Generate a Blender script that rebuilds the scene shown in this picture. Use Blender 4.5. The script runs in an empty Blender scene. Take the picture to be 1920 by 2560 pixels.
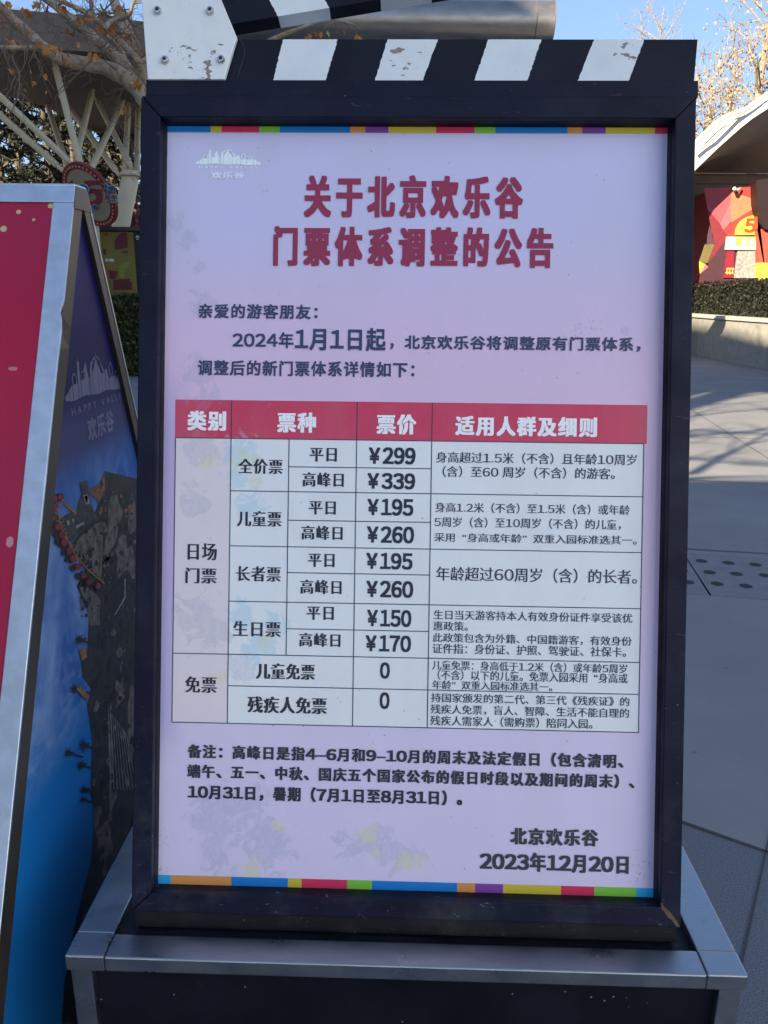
import bpy, bmesh, math, random
import numpy as np
from mathutils import Vector, Matrix

S = bpy.context.scene
COL = S.collection
R = math.radians

# ------------------------------------------------------------------ camera
F = 1950.0                                   # focal length in pixels of a 1920 x 2560 frame
CAM = Vector((0, 0, 1.6))
CR = Matrix(((0.99996350, -0.00854440, 0.0), (0.00228025, 0.26686029, -0.96373253), (0.00823452, 0.96369735, 0.26687003)))
cam = bpy.data.cameras.new('camera'); camo = bpy.data.objects.new('camera', cam); COL.objects.link(camo)
camo.matrix_world = Matrix.Translation(CAM) @ CR.to_4x4()
cam.sensor_fit = 'VERTICAL'; cam.sensor_height = 36.0; cam.lens = F / 2560 * 36.0
cam.clip_start = 0.05; cam.clip_end = 600
S.camera = camo

# ------------------------------------------------------------------ sky, sun, exposure
SUN_AZ, SUN_EL = -139.5, 26.0
W = bpy.data.worlds.new("World"); S.world = W; W.use_nodes = True
sk = W.node_tree.nodes.new('ShaderNodeTexSky'); sk.sky_type = 'NISHITA'; sk.sun_disc = False
sk.sun_elevation = R(SUN_EL); sk.sun_rotation = R(SUN_AZ)
sk.air_density = 1.0; sk.dust_density = 0.6; sk.ozone_density = 3.0
bg = W.node_tree.nodes['Background']; bg.inputs[1].default_value = 0.094
gm = W.node_tree.nodes.new('ShaderNodeGamma'); gm.inputs[1].default_value = .62
tn = W.node_tree.nodes.new('ShaderNodeMix'); tn.data_type = 'RGBA'; tn.blend_type = 'MULTIPLY'; tn.inputs[0].default_value = 1.; tn.inputs[7].default_value = (.87, 1.0, 1.24, 1)
W.node_tree.links.new(sk.outputs[0], gm.inputs[0]); W.node_tree.links.new(gm.outputs[0], tn.inputs[6]); W.node_tree.links.new(tn.outputs[2], bg.inputs[0])
sl = bpy.data.lights.new('sun', 'SUN'); sl.energy = 5.0; sl.angle = R(0.4); sl.color = (1.0, 0.84, 0.60)
slo = bpy.data.objects.new('sun', sl); COL.objects.link(slo)
sd = Vector((math.sin(R(SUN_AZ)) * math.cos(R(SUN_EL)), math.cos(R(SUN_AZ)) * math.cos(R(SUN_EL)), math.sin(R(SUN_EL))))
slo.rotation_euler = sd.to_track_quat('Z', 'Y').to_euler()
slo.location = (-20, -20, 30)
S.view_settings.view_transform = 'Standard'; S.view_settings.look = 'None'
S.view_settings.gamma = 1.0; S.view_settings.exposure = 1.75
S.view_settings.use_curve_mapping = False

# ------------------------------------------------------------------ measuring helpers (photo pixel -> point at a known depth)
def ray(px, py):
    return CR @ Vector(((px - 960) / F, -(py - 1280) / F, -1.0))
def PY(px, py, Y):
    r = ray(px, py); return CAM + r * (Y / r.y)
def PZ(px, py, z):
    r = ray(px, py); return CAM + r * ((z - CAM.z) / r.z)
def PX(px, py, X):
    r = ray(px, py); return CAM + r * (X / r.x)
BX = Vector((0.99965878, -0.02612131, 0.0)); BY = Vector((0.00671493, 0.25697950, 0.96639352)); BZ = Vector((-0.02524347, -0.96606377, 0.25706722))
BO = Vector((-0.35377915, 1.37611826, 1.86304912))
BM = Matrix((BX, BY, BZ)).transposed().to_4x4(); BM.translation = BO
def L(px, py, w=0.0):
    """point of the notice board's own frame: u right, v up, w towards the viewer, from the poster's top left corner"""
    r = ray(px, py); k = (w + (BO - CAM).dot(BZ)) / r.dot(BZ); p = CAM + r * k - BO
    return Vector((p.dot(BX), p.dot(BY), p.dot(BZ)))

# ------------------------------------------------------------------ mesh helpers
class MB:
    def __init__(s): s.v = []; s.f = []; s.m = []
    def add(s, verts, faces, m=0):
        b = len(s.v); s.v += [tuple(v) for v in verts]; s.f += [tuple(b + i for i in f) for f in faces]; s.m += [m] * len(faces)
    def box(s, lo, hi, m=0, mat=None):
        x0, y0, z0 = lo; x1, y1, z1 = hi
        v = [Vector(c) for c in ((x0, y0, z0), (x1, y0, z0), (x1, y1, z0), (x0, y1, z0), (x0, y0, z1), (x1, y0, z1), (x1, y1, z1), (x0, y1, z1))]
        if mat is not None: v = [mat @ c for c in v]
        s.add(v, [(0, 3, 2, 1), (4, 5, 6, 7), (0, 1, 5, 4), (1, 2, 6, 5), (2, 3, 7, 6), (3, 0, 4, 7)], m)
    def poly(s, pts, m=0): s.add(pts, [tuple(range(len(pts)))], m)
    def prism(s, pts, d, m=0, caps=True):
        """polygon pts (3D, counter-clockwise seen from the front) extruded by the vector -d behind it"""
        n = len(pts); pts = [Vector(p) for p in pts]; bk = [p - d for p in pts]
        fs = [tuple(range(n)), tuple(range(2 * n - 1, n - 1, -1))] + [((i + 1) % n, i, n + i, n + (i + 1) % n) for i in range(n)]
        s.add(pts + bk, fs, m)
    def tube(s, pts, rad, n=8, m=0, cap=True):
        pts = [Vector(p) for p in pts]; k = len(pts)
        if not hasattr(rad, '__len__'): rad = [rad] * k
        t = (pts[1] - pts[0]).normalized(); up = Vector((0, 0, 1)) if abs(t.z) < .9 else Vector((1, 0, 0))
        a = t.cross(up).normalized(); vs = []; b = len(s.v)
        for i, p in enumerate(pts):
            t = (pts[min(i + 1, k - 1)] - pts[max(i - 1, 0)]).normalized()
            a = (a - t * a.dot(t)).normalized(); c = t.cross(a)
            vs += [p + (a * math.cos(2 * math.pi * j / n) + c * math.sin(2 * math.pi * j / n)) * rad[i] for j in range(n)]
        fs = [(i * n + j, i * n + (j + 1) % n, (i + 1) * n + (j + 1) % n, (i + 1) * n + j) for i in range(k - 1) for j in range(n)]
        if cap: fs += [tuple(range(n - 1, -1, -1)), tuple((k - 1) * n + j for j in range(n))]
        s.add(vs, fs, m)
    def build(s, name, mats, parent=None, mat=None, smooth=False, bevel=0, seg=2):
        me = bpy.data.meshes.new(name); me.from_pydata(s.v, [], s.f)
        for m in (mats if isinstance(mats, (list, tuple)) else [mats]): me.materials.append(m)
        me.polygons.foreach_set('material_index', s.m)
        if smooth: me.polygons.foreach_set('use_smooth', [True] * len(me.polygons))
        me.update()
        o = bpy.data.objects.new(name, me); COL.objects.link(o)
        if parent: o.parent = parent
        if mat is not None: o.matrix_local = mat
        if bevel:
            b = o.modifiers.new('bevel', 'BEVEL'); b.width = bevel; b.segments = seg; b.limit_method = 'ANGLE'; b.angle_limit = R(40)
        return o
def tag(o, label=None, cat=None, group=None, kind=None):
    if label: o['label'] = label
    if cat: o['category'] = cat
    if group: o['group'] = group
    if kind: o['kind'] = kind
    return o
def thing(name, label, cat, loc=(0, 0, 0), rz=0, group=None):
    o = bpy.data.objects.new(name, None); COL.objects.link(o); o.empty_display_size = .2
    o.location = loc; o.rotation_euler = (0, 0, rz)
    return tag(o, label, cat, group)
def rel(o, M=Matrix()):                       # local matrix that gives a child of o the world matrix M
    return (Matrix.Translation(o.location) @ o.rotation_euler.to_matrix().to_4x4()).inverted() @ M

# ------------------------------------------------------------------ materials
MATS = {}
class NT:
    def __init__(s, name):
        s.m = bpy.data.materials.new(name); s.m.use_nodes = True; s.t = s.m.node_tree
        s.p = s.t.nodes['Principled BSDF']; s.co = s.n('ShaderNodeTexCoord').outputs['Object']
    def n(s, typ, **k):
        x = s.t.nodes.new(typ)
        for a, b in k.items(): setattr(x, a, b)
        return x
    def set(s, sock, val):
        if hasattr(val, 'links') or isinstance(val, bpy.types.NodeSocket): s.t.links.new(val, sock)
        else: sock.default_value = val
    def noise(s, scale, detail=4, rough=.55, vec=None, dist=0):
        x = s.n('ShaderNodeTexNoise'); x.inputs['Scale'].default_value = scale; x.inputs['Detail'].default_value = detail
        x.inputs['Roughness'].default_value = rough; x.inputs['Distortion'].default_value = dist
        s.t.links.new(vec or s.co, x.inputs['Vector']); return x.outputs[0]
    def voro(s, scale, vec=None, feature='F1'):
        x = s.n('ShaderNodeTexVoronoi'); x.feature = feature; x.inputs['Scale'].default_value = scale
        s.t.links.new(vec or s.co, x.inputs['Vector']); return x.outputs['Distance']
    def rng(s, v, a, b, c=0., d=1., smooth=False):
        x = s.n('ShaderNodeMapRange'); x.clamp = True
        if smooth: x.interpolation_type = 'SMOOTHSTEP'
        s.set(x.inputs[0], v)
        for i, q in enumerate((a, b, c, d)): x.inputs[i + 1].default_value = q
        return x.outputs[0]
    def math(s, op, a, b=0.):
        x = s.n('ShaderNodeMath', operation=op); s.set(x.inputs[0], a); s.set(x.inputs[1], b); return x.outputs[0]
    def mix(s, f, a, b, mode='MIX'):
        x = s.n('ShaderNodeMix', data_type='RGBA', blend_type=mode)
        s.set(x.inputs[0], f); s.set(x.inputs[6], a if not isinstance(a, tuple) else (*a[:3], 1)); s.set(x.inputs[7], b if not isinstance(b, tuple) else (*b[:3], 1))
        return x.outputs[2]
    def scaled(s, sx, sy, sz, rot=(0, 0, 0)):
        x = s.n('ShaderNodeMapping'); x.inputs['Scale'].default_value = (sx, sy, sz); x.inputs['Rotation'].default_value = rot
        s.t.links.new(s.co, x.inputs['Vector']); return x.outputs[0]
    def blob(s, c, r, k=.4):
        x = s.n('ShaderNodeVectorMath', operation='DISTANCE'); s.t.links.new(s.co, x.inputs[0]); x.inputs[1].default_value = c
        return s.rng(x.outputs['Value'], r, r * k, 0, 1, True)
    def xyz(s):
        x = s.n('ShaderNodeSeparateXYZ'); s.t.links.new(s.co, x.inputs[0]); return x.outputs
    def island(s): return s.n('ShaderNodeNewGeometry').outputs['Random Per Island']
    def bump(s, h, st=.3, d=.01):
        x = s.n('ShaderNodeBump'); x.inputs['Strength'].default_value = st; x.inputs['Distance'].default_value = d
        s.t.links.new(h, x.inputs['Height']); s.t.links.new(x.outputs[0], s.p.inputs['Normal'])
    def out(s, col, rough=.5, metal=0., coat=0., coatr=.1, spec=.5):
        s.set(s.p.inputs['Base Color'], col if not isinstance(col, tuple) else (*col[:3], 1))
        s.set(s.p.inputs['Roughness'], rough); s.p.inputs['Metallic'].default_value = metal
        s.p.inputs['Coat Weight'].default_value = coat; s.p.inputs['Coat Roughness'].default_value = coatr
        s.p.inputs['Specular IOR Level'].default_value = spec
        return s.m
def mat(name, col, rough=.5, metal=0., var=.15, scale=6, bump=0, bscale=60, coat=0., spec=.5):
    if name in MATS: return MATS[name]
    t = NT(name); c = Vector(col)
    k = t.rng(t.noise(scale, 5), .3, .7)
    cc = t.mix(k, tuple(c * (1 - var)), tuple(min(1, q) for q in c * (1 + var)))
    if bump: t.bump(t.noise(bscale, 4), bump, .01)
    MATS[name] = t.out(cc, rough, metal, coat, spec=spec); return MATS[name]
def leafmat(name, cols, rough=.6):
    t = NT(name); i = t.island(); x = t.n('ShaderNodeValToRGB'); t.t.links.new(i, x.inputs[0])
    e = x.color_ramp.elements
    while len(e) < len(cols): e.new(.5)
    for k, c in enumerate(cols): e[k].position = k / (len(cols) - 1); e[k].color = (*c, 1)
    return t.out(x.outputs[0], rough, spec=.3)

# poster wear: stains of an older picture showing through, specks of dirt
def wear(t, col, amount=1.0, seed=0.):
    grey = [(432, 560, .03), (470, 600, .03), (495, 660, .03), (500, 760, .04), (500, 930, .05), (515, 1000, .05), (500, 1120, .06), (490, 1250, .05), (480, 1540, .07), (520, 1590, .06),
            (600, 1660, .05), (540, 2040, .085), (630, 2010, .05), (660, 2120, .09), (560, 2120, .08), (900, 2110, .06), (965, 2120, .07), (1020, 2140, .05), (845, 2095, .025), (1560, 1000 - 170, .02)]
    cyan = [(600, 1130, .055), (625, 1260, .045), (590, 1200, .04), (600, 1530, .05), (680, 1560, .045), (650, 1620, .05)]
    yell = [(610, 1150, .05), (520, 1165, .04), (640, 1205, .03), (545, 1690, .04), (660, 1605, .03), (905, 2080, .04), (630, 2170, .045), (930, 2155, .03), (1030, 2160, .045), (700, 2060, .02)]
    n1 = t.noise(30, 9, .68, dist=1.0); n2 = t.noise(40, 8, .66, dist=.8)
    def union(l):
        a = None
        for x, y, r in l:
            b = t.blob(L(x, y), r * 1.15, .05); a = b if a is None else t.math('MAXIMUM', a, b)
        return a
    def spread(l, nz, thr):
        u = union(l); return t.rng(t.math('ADD', t.math('MULTIPLY', u, .30), nz), thr - .01, thr + .07)
    gm_ = spread(grey, n1, .70); rim_ = t.math('SUBTRACT', gm_, spread(grey, n1, .735)); fib = t.rng(t.noise(120, 5, .7, t.scaled(1, .5, 1), 1.2), .40, .62, .45, 1.)
    g = t.math('MULTIPLY', t.math('MULTIPLY', gm_, fib), .40 * amount)
    c = t.math('MULTIPLY', spread(cyan, n2, .69), .6 * amount)
    y = t.math('MULTIPLY', spread(yell, n1, .72), .55 * amount)
    col = t.mix(g, col, (.36, .39, .52)); col = t.mix(t.math('MULTIPLY', rim_, .16 * amount), col, (.24, .24, .32)); col = t.mix(c, col, (.42, .66, .76)); col = t.mix(y, col, (.72, .70, .42))
    haze = t.math('MULTIPLY', t.rng(t.noise(7, 7, .65, t.scaled(1.3, .6, 1), .6), .45, .72), .20 * amount); col = t.mix(haze, col, (.50, .48, .50))
    sp = t.math('MULTIPLY', t.rng(t.voro(55), .11, .03), t.rng(t.noise(9, 3), .52, .62)); col = t.mix(t.math('MULTIPLY', sp, .6), col, (.16, .14, .13))
    dd = t.math('MULTIPLY', union([(1465, 825, .04), (1430, 835, .03), (1045, 1100, .018), (1600, 2150, .03), (1600, 2190, .025), (400, 2100, .03), (405, 2180, .02)]), t.rng(t.noise(160, 5, .7), .55, .68))
    col = t.mix(t.math('MULTIPLY', dd, .75), col, (.20, .17, .13))
    return col
def print_mat(name, col, amount=1., flat=False, rough=.42):
    t = NT(name)
    c = col(t) if callable(col) else tuple(col)
    if not flat: t.bump(t.noise(3.5, 3, .5), .12, .01)
    c = wear(t, c, amount) if not flat else t.mix(t.math('MULTIPLY', t.rng(t.noise(40, 5), .45, .7), .08), c, tuple(min(1, q * 1.3 + .02) for q in col))
    return t.out(c, rough, coat=.35 if not flat else .25, coatr=.12, spec=.25)
def poster_base(t):
    x = t.xyz(); v = x[1]; u = x[0]
    top, mid, low = (.60, .575, .82), (.745, .535, .72), (.72, .62, .81)
    c = t.mix(t.rng(v, -.10, -.42, 0, 1, True), top, mid)
    c = t.mix(t.rng(v, -.52, -1.0, 0, 1, True), c, low)
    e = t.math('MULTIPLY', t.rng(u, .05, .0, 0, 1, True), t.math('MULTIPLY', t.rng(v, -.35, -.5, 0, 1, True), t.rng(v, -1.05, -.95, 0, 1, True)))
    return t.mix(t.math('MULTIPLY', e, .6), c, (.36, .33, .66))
def frame_mat(name, base, dust, rough=.3):
    t = NT(name)
    c = t.mix(t.rng(t.noise(9, 5), .35, .75), tuple(q * .75 for q in base), tuple(q * 1.4 for q in base))
    s1 = t.rng(t.noise(38, 6, .7, t.scaled(1, 3, 1), 1.5), .648, .70)
    s2 = t.math('MULTIPLY', t.rng(t.voro(30), .05, .02), t.rng(t.noise(6, 2), .55, .6))
    low = t.rng(t.xyz()[1], -.7, -1.2, .22, 1.)
    c = t.mix(t.math('MULTIPLY', t.math('MULTIPLY', s1, low), dust), c, (.30, .28, .27))
    c = t.mix(t.math('MULTIPLY', t.rng(t.noise(14, 6, .65), .5, .8), t.math('MULTIPLY', low, .25 * dust)), c, (.14, .13, .12))
    c = t.mix(t.math('MULTIPLY', s2, .8), c, (.5, .5, .5))
    t.bump(t.noise(90, 3), .06, .004)
    return t.out(c, t.rng(t.noise(12, 4), .3, .7, rough, rough + .25), spec=.2)
def peel_paint(name, base, blobs, tint):
    t = NT(name)
    c = t.mix(t.rng(t.noise(11, 5), .35, .7), tuple(q * .93 for q in base), base)
    a = None
    for p, r in blobs:
        b = t.blob(p, r, .2); a = b if a is None else t.math('MAXIMUM', a, b)
    n = t.noise(62, 4, .5, t.scaled(1, 1.6, 1), .4)
    msk = t.rng(t.math('ADD', t.math('MULTIPLY', a, .25), n), .755, .77)
    c = t.mix(msk, c, tint)
    sp = t.math('MULTIPLY', t.rng(t.voro(120), .13, .08), t.rng(t.noise(12, 3), .54, .62)); c = t.mix(t.math('MULTIPLY', sp, .7), c, (.1, .1, .12))
    st = t.math('MULTIPLY', t.rng(t.noise(16, 6, .65), .5, .75), .22); c = t.mix(st, c, (.45, .48, .5))
    h = t.n('ShaderNodeMath', operation='MULTIPLY'); t.t.links.new(msk, h.inputs[0]); h.inputs[1].default_value = -1.
    t.bump(h.outputs[0], .5, .0008)
    return t.out(c, .38)
def steel(name, col=(.45, .46, .48), rough=.3, streak=(1, 40, 1), dirt=.25):
    t = NT(name)
    n = t.noise(30, 4, .6, t.scaled(*streak))
    c = t.mix(t.rng(n, .35, .65), tuple(q * .85 for q in col), col)
    d = t.rng(t.noise(26, 6, .7, dist=1.), .60, .72)
    c = t.mix(t.math('MULTIPLY', d, dirt), c, (.12, .12, .13))
    return t.out(c, t.rng(t.noise(18, 5), .3, .7, rough * .8, rough * 1.4), metal=1.)

M = dict(
    navy=frame_mat('navy_black_paint', (.005, .0065, .022), 1.1, .38),
    bead=frame_mat('bead_dark', (.008, .009, .013), .4, .4),
    plinth=frame_mat('plinth_black', (.007, .007, .012), .2, .3),
    steel=steel('brushed_stainless'),
    bolt=steel('bolt_steel', (.62, .61, .58), .25, (1, 1, 1), .1),
    hole=mat('socket_black', (.02, .02, .02), .6),
)

# ------------------------------------------------------------------ text (Blender's own built-in font) as flat print
GLYPH = {}
def one(ch):
    if ch in GLYPH: return GLYPH[ch]
    c = bpy.data.curves.new('t', 'FONT'); c.body = ch; c.resolution_u = 3
    o = bpy.data.objects.new('t', c); COL.objects.link(o)
    dg = bpy.context.evaluated_depsgraph_get(); dg.update()
    me = bpy.data.meshes.new_from_object(o.evaluated_get(dg))
    GLYPH[ch] = ([v.co.copy() for v in me.vertices], [tuple(p.vertices) for p in me.polygons])
    bpy.data.objects.remove(o); bpy.data.curves.remove(c); bpy.data.meshes.remove(me)
    return GLYPH[ch]
def compose(s, wide=1.0, sq=1.0):
    """set a line: han characters one em wide, figures taken from the full width set and spaced by their ink -> [(glyph, x scale, x offset)]"""
    out, pen = [], 0.
    for ch in s:
        if ch == ' ': pen += .28; continue
        g = chr(ord(ch) + 0xFEE0) if ch.isdigit() else {'¥': '￥', '-': '–'}.get(ch, ch)
        v, f = one(g)
        if not v: pen += 1.; continue
        x0 = min(p.x for p in v); x1 = max(p.x for p in v); k = 1.
        if ch.isdigit(): k = wide; adv = max((x1 - x0) * wide, .40 * wide if ch == '1' else 0) + .10; off = pen + .05 - x0 * wide + (adv - .10 - (x1 - x0) * wide) / 2
        elif ch.isascii(): off = pen + .07 - x0; adv = x1 - x0 + .14
        elif ch == '“': off = pen + .93 - x1; adv = 1.
        elif ch == '”': off = pen + .07 - x0; adv = 1.
        else: k = sq; off = pen + (1 - sq) / 2; adv = 1.
        out.append((g, k, off)); pen += adv
    return out
# a weight is (cells per em, thickening in x, thickening in y, keep thin gaps open)
STYLE = dict(reg=(64, .010, .006, 0), med=(64, .016, .014, 0), bold=(72, .034, .026, 1), heavy=(72, .050, .034, 1), black=(128, .047, .030, 0), song=(72, .042, .0, 1), songb=(72, .052, .006, 1), fig=(72, .036, .028, 0))
OX, OY, GW, GH = .15, .30, 1.45, 1.40
SIMPLE = {}
def simple(n):
    """n: the 8 neighbours clockwise; true when filling the cell changes no component or hole"""
    if n in SIMPLE: return SIMPLE[n]
    b = [(n >> i) & 1 for i in range(8)]
    cross = sum(1 for i in (0, 2, 4, 6) if not b[i] and (b[(i + 1) % 8] or b[(i + 2) % 8]))
    SIMPLE[n] = cross == 1; return SIMPLE[n]
def box_dilate(a, rx, ry):
    o = a.copy()
    for k in range(1, rx + 1): o[:, k:] |= a[:, :-k]; o[:, :-k] |= a[:, k:]
    a = o.copy()
    for k in range(1, ry + 1): o[k:] |= a[:-k]; o[:-k] |= a[k:]
    return o
def raster(v, f, n):
    w, h = int(GW * n), int(GH * n); img = np.zeros((h, w), bool)
    for p in f:
        t = [((v[i].x + OX) * n, (v[i].y + OY) * n) for i in p]
        for k in range(1, len(t) - 1):
            (ax, ay), (bx, by), (cx, cy) = t[0], t[k], t[k + 1]
            x0, x1 = max(0, int(min(ax, bx, cx)) - 1), min(w, int(max(ax, bx, cx)) + 2); y0, y1 = max(0, int(min(ay, by, cy)) - 1), min(h, int(max(ay, by, cy)) + 2)
            X, Y = np.meshgrid(np.arange(x0, x1) + .5, np.arange(y0, y1) + .5)
            d1 = (bx - ax) * (Y - ay) - (by - ay) * (X - ax); d2 = (cx - bx) * (Y - by) - (cy - by) * (X - bx); d3 = (ax - cx) * (Y - cy) - (ay - cy) * (X - cx); e = 1e-6
            img[y0:y1, x0:x1] |= ((d1 >= -e) & (d2 >= -e) & (d3 >= -e)) | ((d1 <= e) & (d2 <= e) & (d3 <= e))
    return img
RUNS = {}
def runs(g, k, style):
    key = (g, k, style)
    if key in RUNS: return RUNS[key]
    n, rx, ry, keep = STYLE[style]; v, f = one(g); v = [Vector((p.x * k, p.y, 0)) for p in v]
    a = raster(v, f, n); full = box_dilate(a, round(rx * n), round(ry * n))
    if keep:
        m = n // 2; c = raster(v, f, m); lim = box_dilate(c, round(rx * m), round(ry * m)); hgt, wid = c.shape; c0 = c.copy()
        for it in range(round(max(rx, ry) * m) + 1):
            nb = box_dilate(c, 1, 1) & lim & ~c; ys, xs = np.nonzero(nb)
            for y, x in zip(ys.tolist(), xs.tolist()):
                if 0 < y < hgt - 1 and 0 < x < wid - 1:
                    q = (c[y + 1, x], c[y + 1, x + 1], c[y, x + 1], c[y - 1, x + 1], c[y - 1, x], c[y - 1, x - 1], c[y, x - 1], c[y + 1, x - 1])
                    if simple(sum(1 << i for i in range(8) if q[i])): c[y, x] = True
        gap = lim & ~c; up = np.kron(gap, np.ones((2, 2), bool)); U = np.zeros_like(full); hh, ww = min(U.shape[0], up.shape[0]), min(U.shape[1], up.shape[1]); U[:hh, :ww] = up[:hh, :ww]
        full = (full & ~U) | a
    rects, act = [], {}
    for y in range(full.shape[0] + 1):
        row = full[y] if y < full.shape[0] else np.zeros(full.shape[1], bool)
        d = np.diff(np.concatenate(([0], row.astype(np.int8), [0]))); cur = set(zip(np.nonzero(d == 1)[0].tolist(), np.nonzero(d == -1)[0].tolist()))
        for sp in [q for q in act if q not in cur]: rects.append((sp[0], sp[1], act.pop(sp), y))
        for sp in cur: act.setdefault(sp, y)
    RUNS[key] = [(x0 / n - OX, x1 / n - OX, y0 / n - OY, y1 / n - OY) for x0, x1, y0, y1 in rects]; return RUNS[key]
def lay(mb, s, style, uL, uR, vT, vB, w, m=0, fn=None, wide=1.12):
    """print the string s so that its ink spans uL..uR and its first full character spans vB..vT"""
    sq = dict(black=.83, heavy=.89, bold=.93, song=.94, songb=.94).get(style, 1.)
    R_ = [(x0 + o, x1 + o, y0, y1) for g, k, o in compose(s, wide, sq) for x0, x1, y0, y1 in runs(g, k, style)]
    ref = next((ch for ch in s if ch.isalnum()), s[0]); rr = [q for g, k, o in compose(ref, wide, sq) for q in runs(g, k, style)]
    x0 = min(q[0] for q in R_); x1 = max(q[1] for q in R_); y0 = min(q[2] for q in rr); y1 = max(q[3] for q in rr)
    sx = (uR - uL) / (x1 - x0); sy = (vT - vB) / (y1 - y0); X = lambda x: uL + (x - x0) * sx; Y = lambda y: vB + (y - y0) * sy
    for a, b, c, d in R_:
        pts = [(X(a), Y(c), w), (X(b), Y(c), w), (X(b), Y(d), w), (X(a), Y(d), w)]
        mb.add([fn(*p) for p in pts] if fn else pts, [(0, 1, 2, 3)], m)
def px_line(mb, s, style, xL, xR, yT, yB, w=.0012, m=0):
    a = L(xL, yT); b = L(xL, yB); c = L(xR, (yT + yB) / 2 + (xR - xL) * .018)
    lay(mb, s, style, (a.x + b.x) / 2, c.x, a.y, b.y, w, m)

exec_parts = []
# ================================================================== SETTING: ground, unseen buildings that shape the light, canopies
def ground():
    t = NT('paving')
    n1 = t.noise(1.3, 6, .6); n2 = t.noise(60, 5, .7); n3 = t.noise(.25, 3)
    c = t.mix(t.rng(n1, .3, .7), (.20, .20, .205), (.27, .27, .27))
    c = t.mix(t.rng(n3, .35, .65), c, t.mix(.5, c, (.17, .175, .185)))
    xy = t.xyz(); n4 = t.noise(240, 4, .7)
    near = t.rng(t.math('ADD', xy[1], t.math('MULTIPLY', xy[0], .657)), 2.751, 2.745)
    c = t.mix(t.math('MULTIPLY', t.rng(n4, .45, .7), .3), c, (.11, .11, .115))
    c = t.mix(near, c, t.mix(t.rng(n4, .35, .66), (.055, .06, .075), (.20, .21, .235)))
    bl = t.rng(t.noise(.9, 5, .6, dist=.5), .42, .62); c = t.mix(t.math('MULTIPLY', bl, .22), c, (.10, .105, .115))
    sp = t.math('MULTIPLY', t.rng(t.voro(7), .09, .04), t.rng(t.noise(1.5, 2), .5, .6)); c = t.mix(t.math('MULTIPLY', sp, .55), c, (.04, .04, .04))
    st = t.rng(t.noise(3, 6, .7, t.scaled(.5, 2, 1)), .60, .7); c = t.mix(t.math('MULTIPLY', st, .35), c, (.14, .14, .14))
    t.bump(n4, .35, .003)
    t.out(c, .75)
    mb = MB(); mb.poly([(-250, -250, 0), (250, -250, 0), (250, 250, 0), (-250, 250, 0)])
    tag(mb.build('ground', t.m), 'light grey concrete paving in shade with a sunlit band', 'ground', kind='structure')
ground()
def joints():
    mb = MB(); rng = random.Random(6)
    def line(a, b, w):
        a, b = Vector((*a, .004)), Vector((*b, .004)); d = (b - a).normalized(); n = Vector((-d.y, d.x, 0)); k = max(2, int((b - a).length / .25)); L0, R0 = [], []
        for i in range(k + 1):
            p = a.lerp(b, i / k); q = w * rng.uniform(.6, 1.3); L0.append(p + n * q / 2); R0.append(p - n * q / 2)
        m = len(L0); mb.add(L0 + R0, [(m + i, m + i + 1, i + 1, i) for i in range(m - 1)])
    line((-2, 4.06), (.95, 2.122), .012); line((.9516, 2.122), (3.4, .51), .012); line((1.3, 2.22), (.45, .85), .007)
    line((-6, 6.29), (9, 3.72), .013); line((1.939, 4.76), (1.8273, 4.078), .012)
    for y in (7.4, 9.9, 12.4, 14.9, 17.4): line((-8, y + 1.37), (9, y - 1.5), .012)
    for x in (-2.5, .0, 2.6, 5.4): line((x + .9, 4.9), (x + 3.0, 18), .01)
    tag(mb.build('paving_joints', mat('joint_dark', (.055, .055, .06), .9)), 'dark thin joints between the paving slabs', 'paving joints', kind='structure')
joints()

def drain():
    o = thing('drain_slab', 'pale paving slab pierced by rows of round drain holes right of the notice board', 'drain', PZ(1800, 1415, 0) * 1)
    cr = [(1690 + x / 3.252, 880 + y / 3.252) for x, y in ((207, 1705), (425, 1720), (645, 1735), (272, 1797), (490, 1810), (722, 1822), (95, 1877), (333, 1890), (568, 1908))]
    P = [PZ(x, y, 0) for x, y in cr]
    du = (P[1] - P[0]); dv = (P[3] - P[0]); extra = [P[2] + du, P[5] + du, P[8] + du, P[6] - du * 1.0, P[3] - du, P[0] - du]
    mb = MB()
    a = P[0] - du * 1.6 - dv * .75; ex = du.normalized(); b = a + du * 5.4; c = b + dv * 3.6; d = a + dv * 3.6
    z = .004
    mb.box((0, 0, 0), (1, 1, 1), 0, Matrix(((b.x - a.x, d.x - a.x, 0, a.x), (b.y - a.y, d.y - a.y, 0, a.y), (0, 0, z, -.0), (0, 0, 0, 1))))
    mb.build('slab', mat('drain_stone', (.165, .172, .185), .7, var=.12, scale=9, bump=.2), o, rel(o))
    mb = MB()
    for p in P + extra:
        for r, zz, m in ((.036, .0055, 0),):
            n = 20
            mb.add([(p.x + r * math.cos(2 * math.pi * i / n), p.y + r * 1. * math.sin(2 * math.pi * i / n), zz) for i in range(n)], [tuple(range(n))], m)
    mb.build('hole_rows', mat('drain_hole', (.02, .02, .022), .8), o, rel(o))
drain()

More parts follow.
